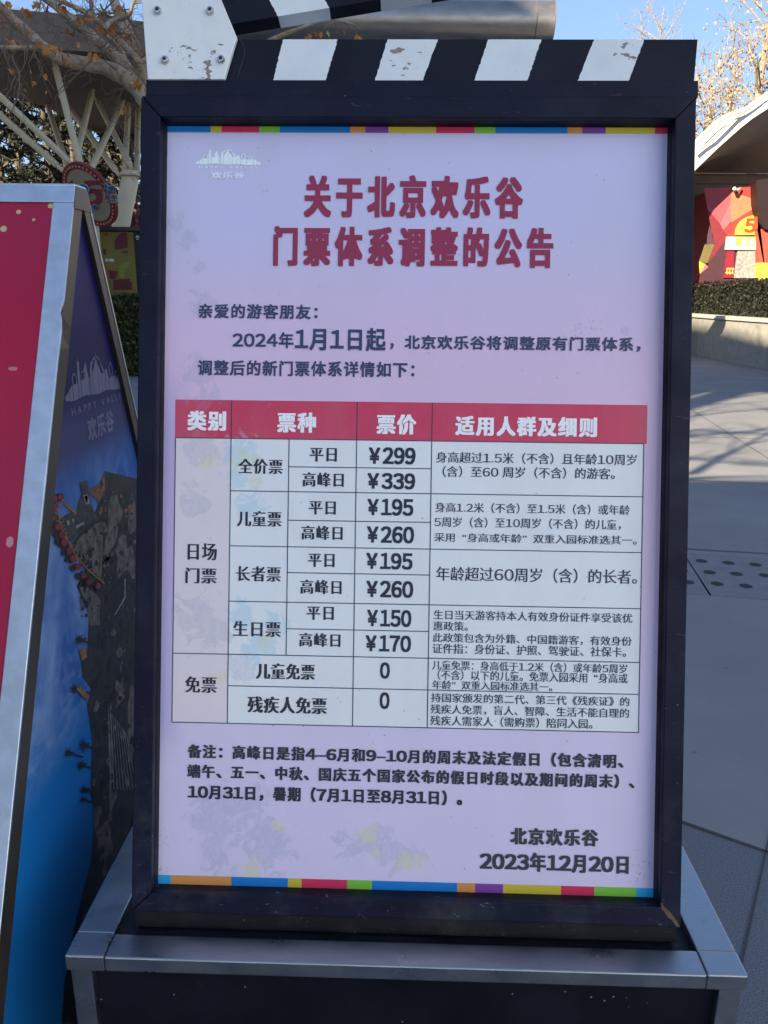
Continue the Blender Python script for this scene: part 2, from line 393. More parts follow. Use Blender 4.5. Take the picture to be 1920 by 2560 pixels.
def shade_building():
    """unseen building behind the viewer on the left, shaped to shade the signs and the nearer paving"""
    o = thing('unseen_shade_building', 'unseen building behind the viewer with an open top shaped to throw the paving shade', 'building', (-19, -13, 0))
    c = mat('building_concrete', (.42, .38, .34), .8, var=.08, scale=.6); g = mat('building_glass', (.05, .06, .07), .15)
    mb = MB(); mb.box((-30, -16, 0), (-8, -10, 10.9)); mb.build('wall', c, o, rel(o))
    mb = MB(); mb.prism([Vector((x, -10.7, z)) for x, z in ((-30.3, 15.8), (-7.7, 15.8), (-7.7, 18.6), (-15.4, 18.85), (-20.5, 23.1), (-30.3, 23.1))], Vector((0, -.72, 0))); mb.build('roof', c, o, rel(o))  # slab over an open slot, outline shaped for the shade it throws
    for x in (-29.5, -24.5, -19.5, -14.5, -8.6):
        mb = MB(); mb.box((x - .2, -10.5, 10.9), (x + .2, -10.1, 15.8)); mb.build('column', c, o, rel(o))
    for k in range(3):
        for j in range(6):
            mb = MB(); mb.box((-29 + j * 3.6, -10.05, 1.2 + k * 3.4), (-26.6 + j * 3.6, -9.97, 3.4 + k * 3.4)); mb.build('window', g, o, rel(o))
shade_building()
def side_shade_blocks():  # unseen blocks added to shade the canopy, kiosk and tree limbs
    o = thing('unseen_shade_blocks', 'unseen stepped blocks added left of the view to shade the steel canopy', 'building', (-18.5, 8, 0))
    c = mat('building_concrete', (.42, .38, .34), .8, var=.08, scale=.6)
    for y0, y1, h in ((-9, 1.5, 14.8), (1.5, 8.0, 16.5), (8.0, 14.5, 9.3)):
        mb = MB(); mb.box((-21, y0, 0), (-16, y1 - .003, h)); mb.build('block', c, o, rel(o))
side_shade_blocks()
def unseen_bounce_building():  # unseen sunlit wall added to bounce fill light onto the poster
    o = thing('unseen_bounce_building', 'unseen pale blue building added behind the viewer to bounce sun onto the poster', 'building', (10, -8, 0))
    c = mat('bounce_wall_blue', (.52, .66, .88), .7, var=.05, scale=.8)
    mb = MB(); mb.box((7, -24, 0), (13, -.8, 11.5)); mb.build('wall', c, o, rel(o))
    mb = MB(); mb.box((6.9, -24.1, 11.503), (13.1, -.7, 11.8)); mb.build('roof', mat('building_concrete', (.42, .38, .34)), o, rel(o))
    for k in range(4): mb = MB(); mb.box((6.96, -15.5 + k * 3.8, 1.0), (7.05, -13.6 + k * 3.8, 2.6)); mb.build('window', mat('building_glass', (.05, .06, .07), .15), o, rel(o))
unseen_bounce_building()

# ------------------------------------------------------------------ right: planter wall, hedge, shell canopy, booth
WALL = [(9.9, 34), (9.3, 27), (9.12, 23.8), (8.95, 21), (8.94, 18.45), (9.15, 15.5), (9.9, 12.5), (11.2, 10)]
def resample(pts, n):
    out = []; pts = [Vector((*p, 0)) for p in pts]
    k = len(pts)
    for i in range(n):
        t = i / (n - 1) * (k - 1); j = min(int(t), k - 2); f = t - j
        p0, p1, p2, p3 = pts[max(j - 1, 0)], pts[j], pts[j + 1], pts[min(j + 2, k - 1)]
        out.append(.5 * ((2 * p1) + (p2 - p0) * f + (2 * p0 - 5 * p1 + 4 * p2 - p3) * f * f + (3 * p1 - p0 - 3 * p2 + p3) * f ** 3))
    return out
def sweep(mb, path, prof, m=0):
    """sweep a closed (offset, height) profile along a path on the ground; offset is to the right of the path"""
    n = len(prof); vs = []
    for i, p in enumerate(path):
        t = (path[min(i + 1, len(path) - 1)] - path[max(i - 1, 0)]).normalized(); s = Vector((-t.y, t.x, 0))
        vs += [p + s * a + Vector((0, 0, z)) for a, z in prof]
    fs = [(i * n + j, i * n + (j + 1) % n, (i + 1) * n + (j + 1) % n, (i + 1) * n + j) for i in range(len(path) - 1) for j in range(n)]
    fs += [tuple(range(n)), tuple((len(path) - 1) * n + j for j in reversed(range(n)))]
    mb.add(vs, fs, m)
def leaf_quads(mb, pts, size, rng, m=0, flat=.0):
    for p in pts:
        a = Vector((rng.uniform(-1, 1), rng.uniform(-1, 1), rng.uniform(-1, 1) * (1 - flat))).normalized()
        b = a.cross(Vector((rng.uniform(-1, 1), rng.uniform(-1, 1), rng.uniform(-1, 1)))).normalized(); c = a.cross(b)
        s = size * rng.uniform(.6, 1.3); w = s * rng.uniform(.4, .6)
        p = Vector(p); q = p + a * s
        mb.add([p, p + a * s * .5 + b * w + c * w * .3, q, p + a * s * .5 - b * w + c * w * .3], [(0, 1, 2), (0, 2, 3)], m)
path = resample(WALL, 60)
def planter():
    o = thing('planter_wall', 'curved pale stone planter wall below the dark hedge on the right', 'planter wall', (9.1, 20, 0))
    t = NT('planter_stone'); n = t.noise(5, 6, .65)
    c = t.mix(t.rng(n, .35, .7), (.24, .23, .205), (.34, .33, .29)); c = t.mix(t.rng(t.noise(22, 5, .7), .5, .8), c, (.24, .23, .21))
    st = t.n('ShaderNodeTexBrick'); st.offset = 0; st.inputs['Scale'].default_value = 1; st.inputs['Brick Width'].default_value = 1.2; st.inputs['Row Height'].default_value = 5; st.inputs['Mortar Size'].default_value = .012
    mp = t.n('ShaderNodeMapping'); mp.inputs['Rotation'].default_value = (R(90), 0, R(90)); t.t.links.new(t.co, mp.inputs['Vector']); t.t.links.new(mp.outputs[0], st.inputs['Vector'])
    t.bump(n, .3, .02); m = t.out(t.mix(t.math('MULTIPLY', st.outputs['Fac'], .6), c, (.15, .15, .14)), .8)
    mb = MB(); sweep(mb, path, [(0, 0), (.45, 0), (.45, 1.07), (0, 1.07)]); mb.build('wall', m, o, rel(o))
    mb = MB(); sweep(mb, path, [(-.05, 1.07), (.5, 1.07), (.5, 1.16), (-.05, 1.16)]); mb.build('coping', mat('coping_stone', (.40, .39, .36), .7), o, rel(o), bevel=.012)
planter()
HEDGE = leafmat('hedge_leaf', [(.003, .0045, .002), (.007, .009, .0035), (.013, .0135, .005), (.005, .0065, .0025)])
def hedge_right():
    o = thing('hedge', 'dark clipped hedge on top of the curved planter wall', 'hedge', (9.5, 20, 1.16))
    rng = random.Random(3)
    mb = MB(); sweep(mb, path, [(.55, 1.13), (2.1, 1.13), (2.1, 1.98), (.55, 1.98)])
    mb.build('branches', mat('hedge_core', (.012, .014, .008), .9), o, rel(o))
    mb = MB(); pts = []
    for i in range(9000):
        k = rng.random() * (len(path) - 1); j = min(int(k), len(path) - 2); p = path[j].lerp(path[j + 1], k - j)
        t = (path[j + 1] - path[j]).normalized(); s = Vector((-t.y, t.x, 0))
        if rng.random() < .6: a, z = .55 - rng.random() * .1, 1.14 + rng.random() * .9
        else: a, z = .5 + rng.random() * 1.5, 1.98 + rng.random() * .12
        pts.append(p + s * a + Vector((0, 0, z)))
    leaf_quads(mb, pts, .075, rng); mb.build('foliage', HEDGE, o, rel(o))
hedge_right()

def shell():
    o = thing('shell_canopy', 'white rimmed arched canopy with brown underside over the red ticket booth', 'canopy', (9, 23, 0))
    lo = [(1640, 690), (1690, 500), (1739, 424), (1796, 369), (1850, 321), (1880, 297), (1920, 271), (1990, 232), (2080, 200), (2200, 190), (2350, 215)]
    up = [(1610, 650), (1680, 430), (1741, 347), (1785, 304), (1820, 283), (1862, 268), (1920, 228), (1990, 186), (2080, 152), (2200, 142), (2350, 165)]
    A = [PY(x, y, 23.6) for x, y in lo]; B = [PY(x, y, 23.95) for x, y in up]
    n = len(A)
    bk = [Vector((7.2 + i * 1.9, 27.3, 5.52)) for i in range(n)]; bt = [p + Vector((0, 0, .5)) for p in bk]
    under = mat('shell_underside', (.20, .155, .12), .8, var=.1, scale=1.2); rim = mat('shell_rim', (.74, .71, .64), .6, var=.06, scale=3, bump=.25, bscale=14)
    mb = MB(); K = 8; vs = []
    for k in range(K + 1):
        f = k / K
        vs += [a.lerp(b, f) + Vector((0, 0, .35 * math.sin(f * math.pi))) for a, b in zip(A, bk)]
    mb.add(vs, [(k * n + i, k * n + i + 1, (k + 1) * n + i + 1, (k + 1) * n + i) for k in range(K) for i in range(n - 1)])
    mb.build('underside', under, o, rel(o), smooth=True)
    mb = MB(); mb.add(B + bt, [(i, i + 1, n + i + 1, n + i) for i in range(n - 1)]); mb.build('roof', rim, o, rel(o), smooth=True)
    mb = MB(); mid = [a.lerp(b, .5) + Vector((0, -.22, 0)) for a, b in zip(A, B)]
    mb.add(A + mid + B, [(i, i + 1, n + i + 1, n + i) for i in range(n - 1)] + [(n + i, n + i + 1, 2 * n + i + 1, 2 * n + i) for i in range(n - 1)])
    mb.build('rim', rim, o, rel(o), smooth=True)
    mb = MB()
    for pts in ([(1741, 383), (1760, 366), (1785, 348), (1812, 322), (1840, 294), (1866, 276), (1890, 258), (1925, 230)], [(1741, 360), (1770, 330), (1800, 303), (1830, 287), (1862, 278)]):
        mb.tube([PY(x, y, 23.44) for x, y in pts], .035, 6)
    mb.build('cable', mat('canopy_cable', (.34, .31, .27), .8), o, rel(o))
    mb = MB()                                                             # landing of the arch, and the back wall of boards
    mb.box((7.0, 23.4, 0), (7.9, 24.6, 4.0)); mb.build('pier', rim, o, rel(o), bevel=.05)
    t = NT('brown_boards'); w = t.n('ShaderNodeTexWave', wave_type='BANDS', bands_direction='Z'); w.inputs['Scale'].default_value = .9; t.t.links.new(t.co, w.inputs[0])
    bm_ = t.out(t.mix(t.rng(w.outputs['Fac'], .0, .06), (.06, .03, .015), t.mix(t.rng(t.noise(2, 4, .5, t.scaled(1, 1, 8)), .3, .7), (.19, .085, .04), (.24, .11, .05))), .5)
    mb = MB(); mb.box((7.0, 27.6, 3.0), (26, 27.9, 5.56)); mb.build('board_wall', bm_, o, rel(o))
    mb = MB(); mb.box((7.0, 27.65, 0), (26, 27.95, 3.0)); mb.build('back_wall', mat('dark_wall', (.02, .02, .022), .6), o, rel(o))
shell()

def booth():
    Y = 25.0
    q = lambda x, y, d=0.: PY(1720 + x / 7.9, 440 + y / 7.9, Y - d)
    o = thing('ticket_booth', 'faceted red and orange ticket booth numbered 5 behind the right hand hedge', 'booth', (10.9, 25.5, 0))
    pink = mat('booth_pink', (.42, .065, .085), .8, var=.1, scale=5, bump=.9, bscale=9); pink2 = mat('booth_pale_pink', (.43, .10, .125), .7); org = mat('booth_orange', (.45, .15, .075), .7)
    red = mat('booth_red', (.30, .032, .022), .7); dred = mat('booth_deep_red', (.17, .014, .024), .7); plum = mat('booth_plum', (.05, .014, .022), .7); yel = mat('booth_yellow', (.42, .38, .05), .6)
    mauve = mat('booth_mauve', (.06, .03, .045), .7)
    dim = mat('booth_yellow_shaded', (.13, .10, .03), .7)  # the yellow again, with the wedge's shade put into its colour
    mats = [pink, pink2, org, red, dred, plum, yel, mauve, dim]
    mb = MB()
    def fac(m, *pts): mb.poly([q(*p) for p in reversed(pts)], m)
    fac(0, (315, 230), (860, 235), (840, 540), (635, 940), (480, 760), (385, 660))
    fac(4, (385, 660), (480, 760), (635, 940), (690, 1060), (800, 1190), (490, 1195), (430, 900))
    fac(1, (840, 540), (850, 900), (700, 1062), (690, 1060), (635, 940))
    fac(2, (860, 235), (930, 330), (1365, 480), (1365, 600), (850, 920), (840, 540))
    fac(3, (860, 235), (1350, 205), (1365, 480), (930, 330))
    fac(3, (1365, 600), (1375, 1165), (800, 1190), (690, 1060), (850, 920))
    fac(7, (430, 960), (480, 1195), (510, 1350), (370, 1350), (380, 1180))
    fac(8, (330, 1350), (520, 1350), (390, 1720), (218, 1690))
    fac(4, (490, 1195), (800, 1190), (745, 1260), (400, 1720), (520, 1350))
    fac(5, (745, 1260), (960, 1185), (1380, 1170), (1380, 2100), (240, 2100), (240, 1930), (400, 1800), (400, 1720))
    fac(6, (218, 1680), (345, 1745), (235, 1935), (222, 1800))
    fac(1, (345, 1745), (410, 1790), (235, 1935))
    mb.build('front_wall', mats, o, rel(o))
    mb = MB()                                                             # body behind the facade, down to the ground
    a = q(330, 235); b = q(1900, 235); c = q(1900, 2100); d = q(260, 2100)
    top = max(a.z, b.z) - .02; e = q(540, 1000)
    mb.add([(e.x, Y + .03, 0), (b.x, Y + .03, 0), (b.x, Y + 2, 0), (e.x, Y + 2, 0), (e.x, Y + .03, top), (b.x, Y + .03, top), (b.x, Y + 2, top), (e.x, Y + 2, top)],
           [(0, 1, 5, 4), (1, 2, 6, 5), (2, 3, 7, 6), (3, 0, 4, 7), (4, 5, 6, 7)]); mb.build('body', dred, o, rel(o))
    mb = MB(); cx, cy, r = 1330, 1165, 400; pts = [q(cx + r * math.cos(R(180 - i * 10)), cy - r * math.sin(R(180 - i * 10)) * .97, .05) for i in range(19)]
    mb.prism(list(reversed(pts)), Vector((0, -.05, 0)), 0)
    disc = mb.build('number_disc', yel, o, rel(o))
    def print_on(s, style, x0, x1, y0, y1, d, m, name, par, rot=False):
        mb = MB()
        A = q(x0, y0, d); B = q(x1, y1, d)
        if rot:                                                           # characters turned a quarter, reading upwards
            lay(mb, s, style, 0, 1, 1, 0, 0, 0, lambda u, v, w: (A.x + (B.x - A.x) * (1 - v), Y - d - w * .05, B.z + (A.z - B.z) * u))
        else: lay(mb, s, style, A.x, B.x, A.z, B.z, 0, 0, lambda u, v, w: (u, Y - d - w, v))
        ob = mb.build(name, m, par, Matrix()); return ob
    dr = mat('number_brown', (.22, .05, .01), .6)
    print_on('5', 'heavy', 1140, 1330, 835, 1120, .056, dr, 'number', disc)
    mb = MB(); mb.box((q(890, 0).x, Y - .1, q(0, 1455).z), (q(1750, 0).x, Y - .0, q(0, 1195).z))
    fs = mb.build('fascia_sign', mat('sign_cream', (.52, .49, .38), .5), o, rel(o), bevel=.01)
    mb = MB(); A = q(960, 1210, .104); B = q(1700, 1375, .104); mb.poly([(A.x, Y - .104, B.z), (B.x, Y - .104, B.z), (B.x, Y - .104, A.z), (A.x, Y - .104, A.z)])
    mb.build('yellow_band', yel, fs, Matrix())
    print_on('售票处', 'heavy', 1055, 1460, 1240, 1355, .108, mat('sign_white', (.72, .70, .62), .5), 'sign_text', fs)
    mb = MB(); A = q(715, 1390, .05); B = q(960, 2010, .05); A2 = q(790, 1390, .05); B2 = q(905, 2010, .05)
    mb.prism([q(705, 2010, .05), B2, A2 + Vector((.2, 0, 0)), q(775, 1390, .05)], Vector((0, -.05, 0)))
    rs = mb.build('red_sign', mat('sign_red', (.20, .012, .025), .5), o, rel(o))
    print_on('扫', 'heavy', 750, 895, 1815, 1945, .056, mat('sign_gold', (.62, .42, .08), .5), 'gold_text', rs, True)
    mb = MB(); mb.prism([q(905, 2015, .05), q(1375, 2015, .05), q(1390, 1470, .05), q(985, 1480, .05)], Vector((0, -.05, 0)))
    t = NT('plain_poster'); mb.build('white_notice', t.out(t.mix(t.rng(t.noise(14, 5), .3, .7), (.16, .155, .15), (.36, .35, .33)), .5), o, rel(o))
    mb = MB(); mb.prism([q(1400, 2100, .25), q(1560, 2100, .25), q(1600, 1050, .25), q(1365, 1050, .25), q(1365, 480, .25)][::1], Vector((0, -.25, 0)) * 1)
    mb.build('orange_pier', mat('pier_orange', (.38, .06, .04), .7), o, rel(o))
    mb = MB(); mb.prism([q(1390, 2060, .262), q(1750, 2060, .262), q(1750, 1720, .262), q(1395, 1710, .262)], Vector((0, -.2, 0))); mb.build('yellow_skirt', yel, o, rel(o))
    mb = MB(); mb.prism([q(1350, 90, .4), q(1365, 560, .4), q(1440, 930, .4), q(1500, 1035, .4), q(1700, 1100, .4), q(2100, 1100, .4), q(2100, 0, .4), q(1900, 0, .4)], Vector((0, -.6, 0)))
    mb.build('hanging_fascia', mat('fascia_dark_red', (.016, .004, .005), .6), o, rel(o))
    mb = MB(); mb.tube([q(918, 250, .3), q(918, 250, .12)], .05, 12); mb.tube([q(905, 300, .2), q(980, 270, .2), q(1050, 238, .1)], .03, 6)
    mb.build('spotlight', mat('lamp_white', (.8, .78, .7), .4), o, rel(o), smooth=True)
booth()

# ------------------------------------------------------------------ left: steel tree canopy, kiosk, hedge, round sign
CREAM = mat('cream_steel', (.62, .51, .32), .5, var=.07, scale=3)
def canopy_left():
    o = thing('steel_canopy', 'dark roofed canopy on branching cream steel columns at the left', 'canopy', (-7, 20, 0))
    Z = 7.0
    fr = [PZ(-700, 80, Z), PZ(-300, 92, Z), PZ(22, 112, Z), PZ(279, 131, Z), PZ(470, 150, Z)]
    bk = [PZ(-700, 150, Z), PZ(-300, 190, Z), PZ(4, 237, Z), PZ(111, 266, Z), PZ(256, 335, Z), PZ(350, 382, Z), PZ(470, 440, Z)]
    mb = MB(); ring_ = fr + list(reversed(bk)); mb.prism([p + Vector((0, 0, .12)) for p in ring_], Vector((0, 0, .12)))
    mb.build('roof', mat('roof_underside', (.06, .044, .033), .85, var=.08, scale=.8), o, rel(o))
    mb = MB(); n = len(fr); out_ = [p + Vector((0, -.35, .62)) for p in fr]
    lo = [p + Vector((0, -.04, -.03)) for p in fr]; lo2 = [p + Vector((0, .2, .7)) for p in fr]
    mb.add(lo + out_ + lo2, [(i, i + 1, n + i + 1, n + i) for i in range(n - 1)] + [(n + i, n + i + 1, 2 * n + i + 1, 2 * n + i) for i in range(n - 1)])
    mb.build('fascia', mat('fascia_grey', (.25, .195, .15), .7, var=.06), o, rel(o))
    n1 = PY(205, 430, 20.2); n2 = PY(325, 440, 21.2)
    def strut(base, top, node):
        mb = MB(); a = base; b = PZ(top[0], top[1], Z - .02); d = (b - a)
        mb.tube([a, a + d * .06, a + d * .07, a + d * .93, a + d * .935, b], [.05, .05, .078, .078, .05, .05], 10)
        mb.build('strut', CREAM, o, rel(o), smooth=False)
    for off, top in (((165, 433), (-190, 118)), ((192, 422), (-140, 108)), ((172, 425), (118, 262)), ((205, 428), (134, 150)), ((186, 412), (232, 224)), ((224, 430), (309, 250))):
        strut(PY(off[0], off[1], 20.2), top, n1)
    for off, top in (((300, 440), (150, 240)), ((331, 424), (240, 246)), ((312, 434), (321, 258)), ((342, 445), (345, 270)), ((352, 440), (440, 240))):
        strut(PY(off[0], off[1], 21.2), top, n2)
    for nd, foot in ((n1, (180, 735)), (n2, (268, 735))):
        mb = MB(); a = nd; b = PY(foot[0], foot[1], nd.y); b2 = b + (b - a) * .78; b2.z = 0
        mb.tube([a + Vector((0, 0, .06)), a - Vector((0, 0, .08)), b, b2], [.14, .21, .235, .26], 16); mb.build('column', CREAM, o, rel(o), smooth=True)
        mb = MB(); mb.tube([a + Vector((0, 0, .0)), a + Vector((0, 0, .12))], [.27, .2], 14); mb.build('node_collar', CREAM, o, rel(o))
canopy_left()

def kiosk():
    Y = 18.2
    q = lambda x, y, d=0.: PY(140 + x / 6.505, 400 + y / 6.505, Y - d)
    o = thing('snack_kiosk', 'olive yellow and black kiosk wall between the left hedge and the steel columns', 'kiosk', (-6.3, 19, 0))
    ye = mat('kiosk_yellow', (.19, .15, .025), .6, var=.1, scale=2); bl = mat('kiosk_black', (.012, .012, .014), .5); rd = mat('kiosk_red', (.12, .016, .02), .6); gn = mat('kiosk_green', (.20, .24, .03), .6); wh = mat('kiosk_white', (.6, .57, .5), .6); br = mat('kiosk_brown', (.05, .018, .02), .6)
    a = q(300, 1160); b = q(1252, 1160); c = q(1252, 2150)
    mb = MB(); mb.box((a.x, Y, 0), (b.x, Y + 2.2, a.z)); w = mb.build('yellow_wall', ye, o, rel(o))
    mb = MB()
    def fac(m, *pts): mb = MB(); mb.poly([q(x, y, .006) for x, y in reversed(pts)]); mb.build('painted_shape', (rd, gn, br, wh)[m], w)
    fac(0, (1050, 1180), (1150, 1180), (1165, 1300), (1170, 1420), (1060, 1450), (960, 1460), (945, 1320)); fac(0, (930, 1950), (1180, 1930), (1235, 2000), (1235, 2110), (930, 2110)); fac(0, (850, 1790), (1010, 1810), (960, 1940), (880, 1930))
    fac(1, (1020, 1720), (1180, 1650), (1200, 1680), (1160, 1760), (1030, 1770)); fac(1, (1025, 1780), (1115, 1780), (1115, 1920), (1030, 1900))
    fac(2, (1060, 1490), (1180, 1480), (1160, 1515), (1090, 1515)); fac(2, (770, 1440), (815, 1460), (810, 1540), (775, 1530)); fac(2, (780, 1230), (830, 1180), (840, 1220))
    fac(3, (800, 1610), (840, 1600), (850, 1650), (810, 1655)); fac(3, (860, 1605), (930, 1605), (945, 1655), (865, 1650))
    
    mb = MB(); d = q(1700, 1160); mb.box((b.x + .002, Y + .03, 0), (d.x, Y + 2.2, a.z + .02)); k = mb.build('black_wall', bl, o, rel(o))
    mb = MB(); mb.poly([q(x, y, -.024) for x, y in ((1290, 1260), (1320, 1220), (1360, 1250), (1350, 1265))]); mb.poly([q(x, y, -.024) for x, y in ((1305, 1280), (1350, 1280), (1345, 1296), (1310, 1296))])
    mb.build('emblem', wh, k, Matrix())
    for ch in list(w.children) + list(k.children): ch.matrix_local = Matrix()
    mb = MB(); mb.box((a.x - .1, Y - .05, a.z + .02), (d.x + .05, Y + 2.3, a.z + .1)); mb.build('roof', mat('kiosk_roof', (.05, .05, .05), .6), o, rel(o))
kiosk()

def hedge_left():
    o = thing('hedge', 'tall clipped hedge with a sunlit top in the gap left of the notice board', 'hedge', (-5.4, 16.4, 0))
    rng = random.Random(5)
    mb = MB(); mb.box((-8.4, 15.95, 0), (-3, 17.2, 1.5)); mb.build('branches', mat('hedge_core', (.012, .014, .008), .9), o, rel(o))
    pts = []
    for i in range(9000):
        x = -6.6 + rng.random() * 3
        if rng.random() < .6: pts.append((x, 15.95 - rng.random() * .1, rng.random() * 1.55))
        else: pts.append((x, 15.9 + rng.random() * 1.2, 1.48 + rng.random() * .1))
    mb = MB(); leaf_quads(mb, pts, .07, rng); mb.build('foliage', leafmat('box_leaf', [(.02, .03, .01), (.05, .065, .015), (.12, .12, .03), (.03, .04, .012)]), o, rel(o))
hedge_left()

def flower_bush():
    o = thing('flowering_shrub', 'red leaved shrub behind the kiosk beside the steel column', 'shrub', (-7.2, 22.8, 0))
    rng = random.Random(9); mb = MB(); pts = []
    for i in range(1600):
        u = Vector((rng.gauss(0, .5), rng.gauss(0, .4), rng.gauss(0, .55))); pts.append(Vector((-7.1, 22.8, 3.1)) + u)
    leaf_quads(mb, pts, .16, rng); mb.build('foliage', leafmat('red_leaf', [(.10, .02, .02), (.28, .07, .06), (.35, .18, .15), (.05, .03, .02)]), o, rel(o))
    mb = MB(); mb.tube([(-7.1, 22.8, 0), (-7.05, 22.8, 1.6), (-7.1, 22.8, 3.2)], [.08, .06, .03], 8); mb.build('stem', mat('bark_dark', (.08, .06, .045), .9), o, rel(o))
flower_bush()

def round_sign():
    Yc = 17.4; c = PY(224.5, 488, Yc); s = Yc / F
    e1 = Vector((.74, .0, -.67)).normalized(); t = Vector((.67, 0, .74)); e2 = (t * .74 - Vector((0, .672, 0))).normalized()
    nrm = e1.cross(e2).normalized()
    if nrm.y > 0: nrm = -nrm
    Rr = 76 * s
    def q(x, y, d=0.):                         # crop pixel -> point d in front of the sign's face
        r = ray(140 + x / 6.505, 400 + y / 6.505); k = ((c - CAM).dot(nrm) + d) / r.dot(nrm); return CAM + r * k
    o = thing('anniversary_sign', 'tilted round red and cream anniversary sign with a big 5 behind the sandwich board', 'sign', (c.x, c.y + .5, 0))
    red = mat('sign_ring_red', (.20, .018, .014), .5); crm = mat('sign_face_cream', (.36, .30, .19), .6, var=.05); dot = mat('sign_bulb', (.75, .30, .22), .4); dk = mat('sign_digit_red', (.25, .02, .03), .5); bl = mat('sign_blue', (.03, .10, .30), .5); wt = mat('sign_white_edge', (.42, .40, .36), .6)
    def circ(r, d, n=48): return [c + e1 * r * math.cos(2 * math.pi * i / n) + e2 * r * math.sin(2 * math.pi * i / n) + nrm * d for i in range(n)]
    mb = MB(); mb.prism(circ(Rr, .03), nrm * .08); mb.build('rim', red, o, rel(o))
    mb = MB(); mb.prism(circ(Rr * .80, .036), nrm * .01); mb.build('face', crm, o, rel(o))
    for i in range(40):
        mb = MB()
        a = 2 * math.pi * i / 40; p = c + e1 * Rr * .9 * math.cos(a) + e2 * Rr * .9 * math.sin(a)
        mb.tube([p + nrm * .02, p + nrm * .045], .022, 6); mb.build('bulb', dot, o, rel(o))
    def text(s, st, x0, x1, y0, y1, d, m, name):
        mb = MB(); lay(mb, s, st, x0, x1, -y0, -y1, 0, 0, lambda u, v, w: q(u, -v, d + w * 3)); return mb.build(name, m, o, rel(o))
    text('5', 'black', 425, 755, 335, 745, .05, dk, 'digit'); text('1', 'black', 190, 320, 335, 745, .05, dk, 'digit')
    text('th', 'bold', 695, 760, 470, 515, .05, dk, 'suffix_text')
    mb = MB(); mb.prism([q(x, y, .06) for x, y in ((770, 660), (1000, 655), (1010, 640), (985, 560), (770, 570))], nrm * .015); mb.build('name_plate', wt, o, rel(o))
    text('周年', 'bold', 785, 985, 575, 650, .065, dk, 'name_text'); 
    mb = MB(); mb.prism([q(x, y, .06) for x, y in ((805, 705), (1018, 705), (1018, 672), (805, 676))], nrm * .01); mb.build('date_plate', wt, o, rel(o))
    text('2006-2021', 'med', 815, 1010, 680, 700, .065, mat('sign_dark', (.05, .05, .06), .6), 'date_text')
    def blobp(cx, cy, rx, ry, a, d=.06):
        for g, dd, mm, nm in ((1.22, 0, wt, 'swirl_edge'), (1., .008, bl, 'swirl')):
            b = MB(); b.prism([q(cx + (rx * g * math.cos(i * .449) * math.cos(a) - ry * g * math.sin(i * .449) * math.sin(a)), cy + (rx * g * math.cos(i * .449) * math.sin(a) + ry * g * math.sin(i * .449) * math.cos(a)), d + dd) for i in range(14)], nrm * .012)
            b.build(nm, mm, o, rel(o))
    blobp(815, 435, 48, 26, 1.0); blobp(895, 455, 58, 34, -.1, .07); blobp(885, 520, 50, 24, -.05, .08); blobp(430, 480, 95, 80, .3, .075); blobp(630, 770, 45, 42, .3, .06)
    mb = MB(); mb.tube([Vector((c.x - .1, c.y + .5, 0)), Vector((c.x - .1, c.y + .5, c.z)), c - nrm * .04], [.07, .06, .05], 10); mb.build('post', CREAM, o, rel(o))
round_sign()

def metal_tube():
    Y = 14.0; a = PY(470, 55, Y); b = PY(1381, 50, Y); b.z = a.z = (a.z + b.z) / 2; rr = 41 * Y / F
    o = thing('metal_tube', 'thick grey metal tube crossing the sky behind the striped clapper arm', 'pipe', ((a.x + b.x) / 2, Y, 0))
    t = NT('tube_metal'); n = t.noise(3, 4, .6, t.scaled(1, 4, 4))
    m = t.out(t.mix(t.rng(n, .3, .7), (.30, .27, .24), (.40, .37, .34)), t.rng(t.noise(9, 4), .3, .7, .28, .42), metal=.85)
    mb = MB(); mb.tube([a, b], rr, 40); mb.build('pipe', m, o, rel(o), smooth=True).modifiers.new('edge', 'EDGE_SPLIT').split_angle = R(40)
    mb = MB(); mb.tube([b + Vector((-.30, 0, 0)), b + Vector((-.285, 0, 0))], rr + .004, 40); mb.tube([b + Vector((-.012, 0, 0)), b + Vector((.004, 0, 0))], rr + .008, 40); mb.build('seam', mat('tube_seam', (.12, .10, .09), .6), o, rel(o), smooth=False)
    for px in (720, 1200):
        p = PY(px, 60, Y); mb = MB(); mb.tube([(p.x, Y + .05, 0), (p.x, Y + .05, a.z)], .12, 12); mb.build('post', m, o, rel(o))
metal_tube()

# ------------------------------------------------------------------ trees
def twig(mb, p, d, ln, r, depth, rng, tips, m=0, droop=0., n=4, wob=.35):
    pts = [p]; rad = [r]; q = Vector(p); d = Vector(d).normalized()
    for i in range(n):
        d = (d + Vector((rng.gauss(0, wob), rng.gauss(0, wob), rng.gauss(0, wob) - droop)) * .5).normalized()
        q = q + d * ln / n; pts.append(q.copy()); rad.append(r * (1 - .7 * (i + 1) / n))
        if depth > 0 and rng.random() < .85:
            s = Vector((rng.gauss(0, 1), rng.gauss(0, 1), rng.gauss(0, 1))).normalized()
            twig(mb, q, (d * .8 + s * .75), ln * rng.uniform(.45, .7), r * .55, depth - 1, rng, tips, m, droop, n, wob)
    tips.append((q.copy(), d.copy()))
    tips.append((pts[len(pts) // 2].copy(), d.copy()))
    mb.tube(pts, rad, 4 if r < .02 else 7, m, cap=False)
def bark(name, base, light):
    t = NT(name); n = t.noise(7, 5, .6, t.scaled(1, 1, .5)); v = t.voro(9)
    c = t.mix(t.rng(n, .42, .58), base, light); c = t.mix(t.math('MULTIPLY', t.rng(t.noise(16, 4, .6), .55, .62), .6), c, tuple(q * .5 for q in base))
    t.bump(t.math('ADD', n, t.noise(38, 5, .7)), .7, .02); return t.out(c, .85, spec=.15)
PLANE = bark('plane_bark', (.36, .265, .175), (.52, .42, .30))
